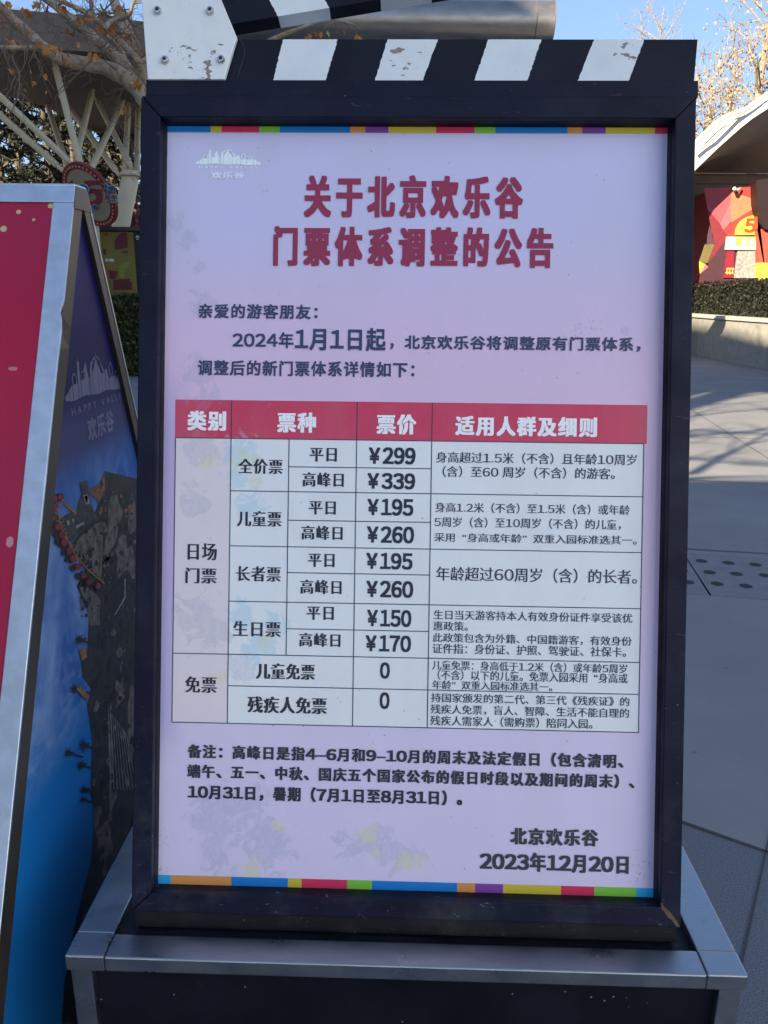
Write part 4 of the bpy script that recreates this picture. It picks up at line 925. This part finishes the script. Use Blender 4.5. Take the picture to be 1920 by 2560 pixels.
    px_line(mb, 'H A P P Y   V A L L E Y', 'reg', 470 + 220 / 7.9, 470 + 1385 / 7.9, 350 + 517 / 7.9, 350 + 565 / 7.9); px_line(mb, '欢乐谷', 'bold', 470 + 460 / 7.9, 470 + 1115 / 7.9, 350 + 635 / 7.9, 350 + 765 / 7.9)
    mb.build('logo', lm, poster)
    # ---- clapper: lower striped bar, raised arm, bolted hinge plate
    white = peel_paint('clap_white', (.74, .78, .80), [(L(1015, 140), .05), (L(1010, 175), .05), (L(720, 150), .02), (L(1555, 150), .05), (L(1260, 105), .02)], (.26, .21, .18))
    blk = frame_mat('clap_black', (.007, .008, .018), .5, .4)
    rng = random.Random(5)
    def jag(a, b, n=26, s=.0007): return [a.lerp(b, i / n) + Vector((rng.gauss(0, s) if 0 < i < n else 0, 0, 0)) for i in range(n + 1)]
    wf = .020; yT = L(1200, 98.5, wf).y; yB = (h0.y + h1.y) / 2 + .0008; tx = [500, 707.4, 843.9, 969.2, 1094.6, 1221, 1353.6, 1485.6, 1610.6, 1744]; bx = [470, 682.3, 813.5, 936.4, 1056, 1185, 1317.5, 1443.5, 1571, 1735]
    mb = MB(); dep = .05; edges = [jag(Vector((L(b, 200, wf).x, yB, wf)), Vector((L(a, 98, wf).x, yT, wf)), s=0 if i in (0, 9) else .00035) for i, (a, b) in enumerate(zip(tx, bx))]
    for i in range(9):
        mb.poly(list(edges[i]) + list(reversed(edges[i + 1])), i % 2)
        a, b = edges[i], edges[i + 1]; k = Vector((0, 0, dep))
        mb.add([a[-1], b[-1], b[-1] - k, a[-1] - k], [(0, 1, 2, 3)], i % 2); mb.add([a[0], b[0], b[0] - k, a[0] - k], [(3, 2, 1, 0)], i % 2)
    k = Vector((0, 0, dep)); e = edges[-1]; mb.add([e[0], e[-1], e[-1] - k, e[0] - k], [(0, 3, 2, 1)], 0)
    mb.add([edges[0][0] - k, edges[0][-1] - k, e[-1] - k, e[0] - k], [(0, 1, 2, 3)], 0)
    mb.build('clapper_bar', [blk, white], o, B)
    mb = MB(); mb.tube([L(350 + x / 4.74, y / 4.74, wf + .0012) for x, y in ((1160, 445), (1210, 510), (1240, 600), (1235, 680), (1190, 810), (1158, 930))], .0011, 6); mb.build('hinge_groove', M['hole'], o, B)
    wa = .024; A = L(587, 59, wa); Bq = L(941, 0, wa); d = (Bq - A).normalized(); pr_ = Vector((-d.y, d.x, 0)); hgt = .068; da = Vector((0, 0, .03))
    sb = [(L(695, 41, wa) - A).dot(d), (L(823, 19.3, wa) - A).dot(d), (L(941, 0, wa) - A).dot(d)]; st = sb[1] - sb[0]
    bs = [-.07] + [sb[0] + i * st for i in range(9)] + [.82]; mb = MB(); sl = -.36
    E_ = [jag(A + d * s, A + d * (s + (sl * hgt if 0 < i < 10 else 0)) + pr_ * hgt, s=.00035 if 0 < i < 10 else 0) for i, s in enumerate(bs)]
    for i in range(10):
        a, b = E_[i], E_[i + 1]; mb.poly(list(reversed(a)) + list(b), i % 2)
        mb.add([a[0], b[0], b[0] - da, a[0] - da], [(3, 2, 1, 0)], i % 2); mb.add([a[-1], b[-1], b[-1] - da, a[-1] - da], [(0, 1, 2, 3)], i % 2)
    mb.add([E_[-1][0], E_[-1][-1], E_[-1][-1] - da, E_[-1][0] - da], [(0, 1, 2, 3)], 0); mb.add([E_[0][0] - da, E_[0][-1] - da, E_[-1][-1] - da, E_[-1][0] - da], [(0, 1, 2, 3)], 0)
    mb.build('clapper_arm', [blk, white], o, B)
    wp = .030; C = lambda x, y, w=wp: L(350 + x / 4.74, y / 4.74, w)
    pts = [(369, 198), (561, 198), (592, 92.6), (553.6, 0), (522, -72), (345, -72), (353.8, 0)]
    pl = peel_paint('plate_white', (.78, .80, .80), [(C(545, 550), .014), (C(440, 610), .02), (C(500, 690), .012), (C(640, 660), .02), (C(600, 780), .012), (C(790, 780), .02), (C(880, 620), .018), (C(945, 520), .014), (C(780, 900), .014), (C(205, 385), .006)], (.24, .20, .18))
    mb = MB(); P2 = [L(x, y, wp) for x, y in reversed(pts)]; P2 = P2
    mb.prism(P2, Vector((0, 0, .008))); plate = mb.build('hinge_plate', pl, o, B, bevel=.0012)
    for x, y in ((395.4, 28.5), (526.6, 29), (413.6, 151.6), (553.6, 150.5)):
        c = L(x, y, wp); mb = MB(); n = 24; prof = [(.0062, 0), (.0062, .0035), (.0050, .0060), (.0030, .0064)]
        vs = [c + Vector((r * math.cos(2 * math.pi * j / n), r * math.sin(2 * math.pi * j / n), h)) for r, h in prof for j in range(n)]
        mb.add(vs, [(i * n + j, i * n + (j + 1) % n, (i + 1) * n + (j + 1) % n, (i + 1) * n + j) for i in range(3) for j in range(n)], 0)
        hx = [c + Vector((.0030 * math.cos(math.pi / 3 * j), .0030 * math.sin(math.pi / 3 * j), .0063)) for j in range(6)]; mb.poly(hx, 1)
        mb.build('bolt', [M['bolt'], M['hole']], plate, I)
notice_board()

# ================================================================== SANDWICH BOARD at the left edge
def sandwich_board():
    X = -.60; zt = 1.80; fy = lambda z: 1.614 - .517 * (zt - z); by = lambda z: 1.675 + .432 * (zt - z)
    WD = 1.15; o = thing('sandwich_board', 'blue sided aluminium sandwich board with a crimson poster standing at the left', 'sandwich board', (X - WD / 2, (fy(0) + by(0)) / 2, 0))
    n = Vector((0, -1, .517)).normalized(); dn = Vector((0, -.517, -1)).normalized(); T = Vector((X, 1.614, zt))
    def Q(px, py):
        r = ray(px, py); k = (T - CAM).dot(n) / r.dot(n); p = CAM + r * k - T; return p.x, p.dot(dn)
    def at(a, b, w=0.): return T + Vector((a, 0, 0)) + dn * b + n * w
    alu = steel('aluminium_frame', (.60, .66, .72), .36, (1, 1, 1), .10); ln = zt / -dn.z
    i0 = Q(132, 505); fwid = .047; ib = i0[1]; ia = i0[0]
    outer = [(0, 0), (0, .24), (-.004, .262), (-.0015, .277), (.0012, .30), (0, .36), (0, ln - .01), (-WD, ln - .01), (-WD, 0)]
    mb = MB()
    def slab(pts, th, w=0., m=0): mb.prism([at(a, b, w) for a, b in pts], n * th, m)
    slab([(0, 0), (-WD, 0), (-WD, ib), (ia, ib), (0, ib)][::1], .006)
    slab([(0, ib + .0004)] + outer[1:7] + [(ia, ln - .01), (ia, ib + .0004)], .006)
    slab([(-WD, ib + .0004), (-WD, ln - .01), (-WD - ia, ln - .01), (-WD - ia, ib + .0004)], .006)
    slab([(ia - .0004, ln - .07), (ia - .0004, ln - .01), (-WD - ia, ln - .01), (-WD - ia, ln - .07)], .006)
    mb.build('front_frame', alu, o, rel(o), bevel=.0015)
    t = NT('crimson_print'); f = t.rng(t.xyz()[2], 1.75, .9); c = t.mix(t.rng(t.noise(2.5, 4, .5), .35, .7), (.46, .008, .05), (.34, .012, .06)); c = t.mix(t.math('MULTIPLY', f, .5), c, (.25, .018, .06))
    t.bump(t.noise(2.2, 2), .25, .03)
    cr = t.out(c, .4, coat=.15, coatr=.12, spec=.25)
    mb = MB(); mb.prism([at(ia, ib, -.004), at(ia, ln - .07, -.004), at(-WD - ia, ln - .07, -.004), at(-WD - ia, ib, -.004)], n * .01); fp = mb.build('front_poster', cr, o, rel(o))
    mb = MB(); rng = random.Random(4)
    dots = [(115 / 2.592, 1366 / 2.592, .0048), (322 / 2.592, 1327 / 2.592, .0052), (213 / 2.592, 1417 / 2.592, .0032), (17 / 2.592, 1476 / 2.592, .0065)]
    dd = [(Q(x, y), r) for x, y, r in dots] + [((rng.uniform(-WD + .08, -.25), rng.uniform(.06, 1.3)), rng.uniform(.003, .008)) for _ in range(50)]
    for (a, b), r in dd: mb.poly([at(a + r * math.cos(k * .524), b - r * math.sin(k * .524), -.0036) for k in range(12)])
    mb.build('printed_dots', mat('dot_cream', (.62, .45, .25), .5), fp, Matrix())
    for x, y, rx, ry in ((30, 920, .008, .004), (22, 1354, .006, .010)):
        mb = MB(); a, b = Q(x, y); mb.poly([at(a + rx * math.cos(k * .524) * (1 + .2 * (k % 2)), b - ry * math.sin(k * .524), -.0035) for k in range(12)]); mb.build('scuff', mat('scuff_pale', (.50, .22, .25), .6), fp, Matrix())
    # rear panel
    nb = Vector((0, 1, .432)).normalized(); mb = MB(); a = Vector((X, by(zt), zt)); b = Vector((X, by(.01), .01)); w = Vector((WD, 0, 0)); mb.prism([a, a - w, b - w, b], nb * .006); mb.build('rear_panel', alu, o, rel(o))
    mb = MB(); mb.prism([Vector((X - .0, fy(zt) + .002, zt + .004)), Vector((X, by(zt) - .002, zt + .004)), Vector((X - WD, by(zt) - .002, zt + .004)), Vector((X - WD, fy(zt) + .002, zt + .004))], Vector((0, 0, .03))); mb.build('top_cap', alu, o, rel(o), bevel=.003)
    # side: metal edge strips and a printed triangular panel
    side = mat('side_strip_metal', (.075, .058, .048), .38, .35, .35, 5); xs = X - .002; tw = .050
    dz = lambda z: Vector((0, 0, 0))
    zs = [1.794, 1.56, 1.535, 1.5, 1.2, .9, .5, .02]; off = [0, 0, .006, .002, 0, 0, 0, 0]
    mb = MB()
    f1 = [Vector((xs - .004 * (k in (2,)), fy(z) + .004 + q, z)) for k, (z, q) in enumerate(zip(zs, off))]; f2 = [Vector((xs, fy(z) + .004 + tw, z)) for z in zs]
    f1[0].z = f2[0].z = 1.798
    for i in range(len(zs) - 1): mb.prism([f1[i], f1[i + 1], f2[i + 1], f2[i]], Vector((.014, 0, 0)))
    mb.build('front_strip', side, o, rel(o))
    mb = MB(); zb = 1.797; apex = 1.765
    mb.prism([Vector((xs + .001, fy(zb) + .004 + tw + .0005, zb)), Vector((xs + .001, fy(apex) + .004 + tw + .0005, apex)), Vector((xs + .001, by(.02) - tw, .02)), Vector((xs + .001, by(.02) - .002, .02)), Vector((xs + .001, by(zb) - .002, zb))], Vector((.014, 0, 0)))
    mb.build('rear_strip', side, o, rel(o))
    mb = MB(); mb.prism([Vector((xs + .003, fy(z) + e, z)) for z, e in ((1.7995, .003), (1.758, .003))] + [Vector((xs + .003, by(z) - e, z)) for z, e in ((1.758, .0035), (1.7995, .0035))], Vector((.020, 0, 0))); mb.build('corner_plate', side, o, rel(o))
    xp = X - .011
    t = NT('night_sky_print'); v = t.xyz(); z = v[2]
    c = t.mix(t.rng(z, 1.75, 1.42, 0, 1, True), (.030, .018, .15), (.022, .020, .10)); c = t.mix(t.rng(z, 1.42, 1.33, 0, 1, True), c, (.085, .082, .18)); c = t.mix(t.rng(z, 1.32, 1.22, 0, 1, True), c, (.055, .15, .42))
    c = t.mix(t.rng(z, .9, .72, 0, 1, True), c, (.010, .17, .47))
    cl = t.math('MULTIPLY', t.rng(t.noise(9, 5, .55, t.scaled(1, 1, .7), .4), .42, .66), t.math('MULTIPLY', t.rng(z, 1.3, 1.2), t.rng(z, .72, .92)))
    c = t.mix(t.math('MULTIPLY', cl, .8), c, (.30, .43, .68)); cl2 = t.math('MULTIPLY', t.rng(t.noise(42, 3, .5, t.scaled(1, .6, 1)), .45, .65), t.math('MULTIPLY', t.rng(z, .98, .92), t.rng(z, .74, .8)))
    c = t.mix(t.math('MULTIPLY', cl2, .5), c, (.22, .37, .62))
    nm = t.out(c, .45, coat=.0, coatr=.12, spec=.12)
    mb = MB(); z1 = 1.785; mb.prism([Vector((xp, fy(z1) + .03, z1)), Vector((xp, fy(.02) + .03, .02)), Vector((xp, by(.02) - .03, .02)), Vector((xp, by(z1) - .03, z1))], Vector((.006, 0, 0)))
    sp = mb.build('side_panel', nm, o, rel(o))
    pm = [mat('print_' + a, b, .4, var=min(.75, v * 1.8), scale=38) for a, b, v in (('black', (.008, .008, .010), .3), ('rock_dark', (.022, .017, .014), .4), ('rock_pale', (.15, .12, .085), .35), ('castle', (.045, .045, .038), .4), ('cliff', (.25, .085, .025), .4), ('track', (.36, .15, .03), .2), ('train', (.28, .015, .012), .3), ('pale', (.32, .31, .28), .2))]
    mb = MB()
    p7 = lambda x, y, d: PX(110 + x / 5.396, 1150 + y / 5.396, xp + .0005 + d * .0004); p6 = lambda x, y, d: PX(x / 1.6275, 1200 + y / 1.6275, xp + .0005 + d * .0004)
    def shape(m, d, pts, p=p7):
        rr = [p(x, y, d) for x, y in pts]; rr = [Vector((q.x, min(q.y, by(q.z) - .034), q.z)) for q in rr]; mb.poly(rr, m)
    low = [(362, 560), (355, 700), (330, 740), (335, 800), (370, 850), (355, 920), (375, 1060), (372, 1150), (368, 1280), (385, 1350), (380, 1440), (370, 1560), (345, 1650), (318, 1760), (285, 1900), (262, 2050), (250, 2212), (700, 2300), (640, 700)]
    for part in ([(820, 150), (800, 300), (740, 560), (650, 800), (800, 1300), (1500, 1300), (1500, 150)], [(650, 800), (380, 1110), (370, 1190), (430, 1280), (520, 1370), (560, 1480), (800, 1480), (900, 1300)], [(900, 1290), (560, 1470), (440, 1700), (600, 2080), (610, 2230), (1500, 2230), (1500, 1290)]): shape(1, 0, part)
    for i in range(16): shape(1, .4, [low[i], low[i + 1], (660, low[i + 1][1]), (660, low[i][1])], p6)
    for pts in ([(870, 560), (900, 500), (990, 460), (1005, 600), (1080, 540), (1065, 750), (1000, 870), (985, 1080), (850, 1300), (805, 1220), (820, 1090), (860, 1000)], [(1000, 1060), (1060, 1000), (1110, 1020), (1115, 1200), (1190, 1150), (1220, 1350), (1230, 1600), (1190, 1600), (1120, 1470), (990, 1620), (980, 1150)],
                [(1130, 620), (1190, 430), (1230, 600), (1250, 900), (1180, 1010), (1140, 980)], [(400, 1200), (470, 1060), (700, 860), (790, 830), (800, 1000), (780, 1600), (650, 1500), (650, 1160), (560, 1250), (510, 1310)], [(480, 1720), (560, 1700), (720, 1830), (760, 1900), (750, 2230), (620, 2230), (560, 1900)]): shape(2, 1, pts)
    for pts in ([(390, 1430), (440, 1380), (460, 1500), (420, 1620)], [(470, 820), (500, 800), (510, 880), (470, 930)], [(520, 900), (545, 880), (545, 1100), (520, 1180)], [(380, 1340), (410, 1320), (400, 1400), (384, 1440)], [(440, 960), (452, 900), (470, 1300), (445, 1370)]): shape(2, 1, pts, p6)
    shape(4, 1.5, [(600, 420), (650, 370), (760, 310), (815, 180), (830, 400), (740, 570), (650, 470)])
    shape(3, 2, [(485, 310), (580, 270), (640, 640), (740, 790), (580, 880), (540, 600)]); shape(3, 2, [(510, 470), (545, 600), (580, 880), (370, 1110), (280, 1000), (220, 780), (350, 710), (440, 740), (470, 560)])
    for q in ([(530, 480), (590, 455), (620, 590), (560, 600)], [(305, 820), (340, 812), (345, 875), (312, 880)], [(380, 790), (405, 785), (410, 835), (385, 840)], [(430, 890), (540, 830), (540, 870), (435, 925)]): shape(7, 3, q)
    shape(0, 3, [(545, 490), (582, 475), (600, 560), (565, 575)]); shape(0, 2, [(840, 1830), (1000, 1660), (1130, 1560), (1135, 1700), (1090, 1900), (980, 2080), (900, 2050), (850, 1920)])
    shape(7, 3, [(1088, 1600), (1100, 1600), (1100, 1860), (960, 2095), (955, 2080), (1086, 1850)])
    tr = [(275, 530), (215, 560), (180, 640), (200, 790), (250, 940), (330, 1100), (430, 1280), (560, 1450), (700, 1570), (810, 1660)]
    for (a, b), (c_, d_) in zip(tr, tr[1:]):
        l = math.hypot(c_ - a, d_ - b); nx, ny = -(d_ - b) / l, (c_ - a) / l; ex, ey = (c_ - a) / l * 5, (d_ - b) / l * 5
        shape(5, 4, [(a - ex + nx * 9, b - ey + ny * 9), (c_ + ex + nx * 9, d_ + ey + ny * 9), (c_ + ex - nx * 9, d_ + ey - ny * 9), (a - ex - nx * 9, b - ey - ny * 9)])
        for k in range(3): f = k / 3; shape(5, 4.2, [(a + (c_ - a) * f - nx * 45, b + (d_ - b) * f - ny * 45), (a + (c_ - a) * f - nx * 45 + 7, b + (d_ - b) * f - ny * 45 + 10), (a + (c_ - a) * f + 7, b + (d_ - b) * f + 10), (a + (c_ - a) * f, b + (d_ - b) * f)])
    shape(5, 3.5, [(290, 560), (440, 700), (430, 745), (270, 600)])
    rng = random.Random(12)
    car = [(215, 500), (140, 520), (130, 640), (135, 780), (175, 900), (230, 1010), (270, 1110), (330, 1220), (390, 1330), (450, 1440), (520, 1560), (600, 1640), (720, 1700)]
    for k, (x, y) in enumerate(car):
        m_ = 14; s = 1.0 + .25 * (k in (4, 5, 6, 7, 8)); ox = -35 if 3 < k < 11 else 0
        shape(0, 5 + .1 * k, [(x + ox + s * 62 * rng.uniform(.55, 1.3) * math.cos(j * 6.283 / m_), y + s * 62 * rng.uniform(.55, 1.3) * math.sin(j * 6.283 / m_)) for j in range(m_)])
        shape(6, 7 + .1 * k, [(x + 12 + s * 44 * rng.uniform(.6, 1.1) * math.cos(j * 6.283 / 9), y + s * 48 * rng.uniform(.6, 1.1) * math.sin(j * 6.283 / 9)) for j in range(9)])
    for x, y, r in ((325, 650, 22), (305, 850, 22), (278, 1110, 20), (340, 1080, 24), (330, 1160, 22), (342, 1260, 20), (338, 1300, 16)):
        shape(0, 5, [(x + r * (.32 if j % 2 else rng.uniform(.8, 1.35)) * math.cos(j * .331), y + r * 1.3 * (.32 if j % 2 else rng.uniform(.8, 1.35)) * math.sin(j * .331)) for j in range(19)], p6)
        shape(0, 4.8, [(x, y - 4), (x + 62, y + 14), (x + 62, y + 22), (x, y + 4)], p6)
    for q in ([(322, 690), (345, 680), (355, 720), (335, 735)], [(310, 850), (330, 840), (365, 880), (355, 900)]): shape(5, 6, q, p6)
    for i in range(9): x = 440 + i * 9; shape(7, 3, [(x, 930 + i * 12), (x + 1.5, 930 + i * 12), (x + 12 + i * 4, 1260), (x + 10 + i * 4, 1260)], p6)
    def inside(poly, x, y):
        r = False
        for (a, b), (c_, d_) in zip(poly, poly[1:] + poly[:1]):
            if (b > y) != (d_ > y) and x < (c_ - a) * (y - b) / (d_ - b) + a: r = not r
        return r
    rk = random.Random(40); rock = low[1:16] + [(560, 2212), (560, 560), (390, 560)]
    for i in range(420):                                              # broken rock faces and scrub in the printed scene
        x, y = rk.uniform(300, 560), rk.uniform(580, 2150)
        if not inside(rock, x - 12, y): continue
        r = rk.uniform(4, 17); el = rk.uniform(.8, 3.2); m_ = rk.choice((0, 0, 2, 1, 1)) if y < 1500 else rk.choice((0, 0, 1, 1, 2))
        shape(m_, 1.2 + i * .004, [(x + r * rk.uniform(.4, 1.1) * math.cos(j * .785), y + r * el * rk.uniform(.4, 1.1) * math.sin(j * .785)) for j in range(8)], p6)
    for i in range(260):
        x, y = rk.uniform(420, 1240), rk.uniform(300, 2150)
        if x < 480 + max(0, 1000 - y) * .35: continue
        r = rk.uniform(8, 34); el = rk.uniform(.8, 2.6); m_ = rk.choice((0, 0, 1, 2, 2, 3)) if y > 700 else rk.choice((0, 1, 3, 4, 4))
        shape(m_, 1.2 + i * .004, [(x + r * rk.uniform(.35, 1.1) * math.cos(j * .785), y + r * el * rk.uniform(.35, 1.1) * math.sin(j * .785)) for j in range(8)])
    pic = mb.build('printed_picture', pm, sp, Matrix())
    pic.matrix_local = Matrix()
    mb = MB(); a = PX(150 + 110 / 8.295, 860 + 1210 / 8.295, xp); b = PX(150 + 1360 / 8.295, 860 + 830 / 8.295, xp); tp = PX(150 + 685 / 8.295, 860 + 170 / 8.295, xp); bt = PX(150 + 775 / 8.295, 860 + 1045 / 8.295, xp)
    zc = (tp.z - bt.z) / (490 - 155); q = lambda x, y, w=.0006: Vector((xp + w, a.y + (b.y - a.y) * (x - 150) / 1285, bt.z + (490 - y) * zc + (b.z - a.z + (497 - 465) * zc * 0) * ((x - 150) / 1285 - .5)))
    for s in logo_shapes(): mb.poly([q(*p) for p in s])
    lay(mb, 'H A P P Y   V A L L E Y', 'reg', 235, 1400, -535, -590, 0, 0, lambda u, v_, w_: q(u, -v_, .0007 + w_)); lay(mb, '欢乐谷', 'bold', 500, 1060, -650, -830, 0, 0, lambda u, v_, w_: q(u, -v_, .0007 + w_))
    mb.build('logo', mat('logo_lilac', (.20, .19, .30), .4), sp, Matrix())
    for ch in sp.children: ch.matrix_local = Matrix()
    for ch in fp.children: ch.matrix_local = Matrix()
sandwich_board()
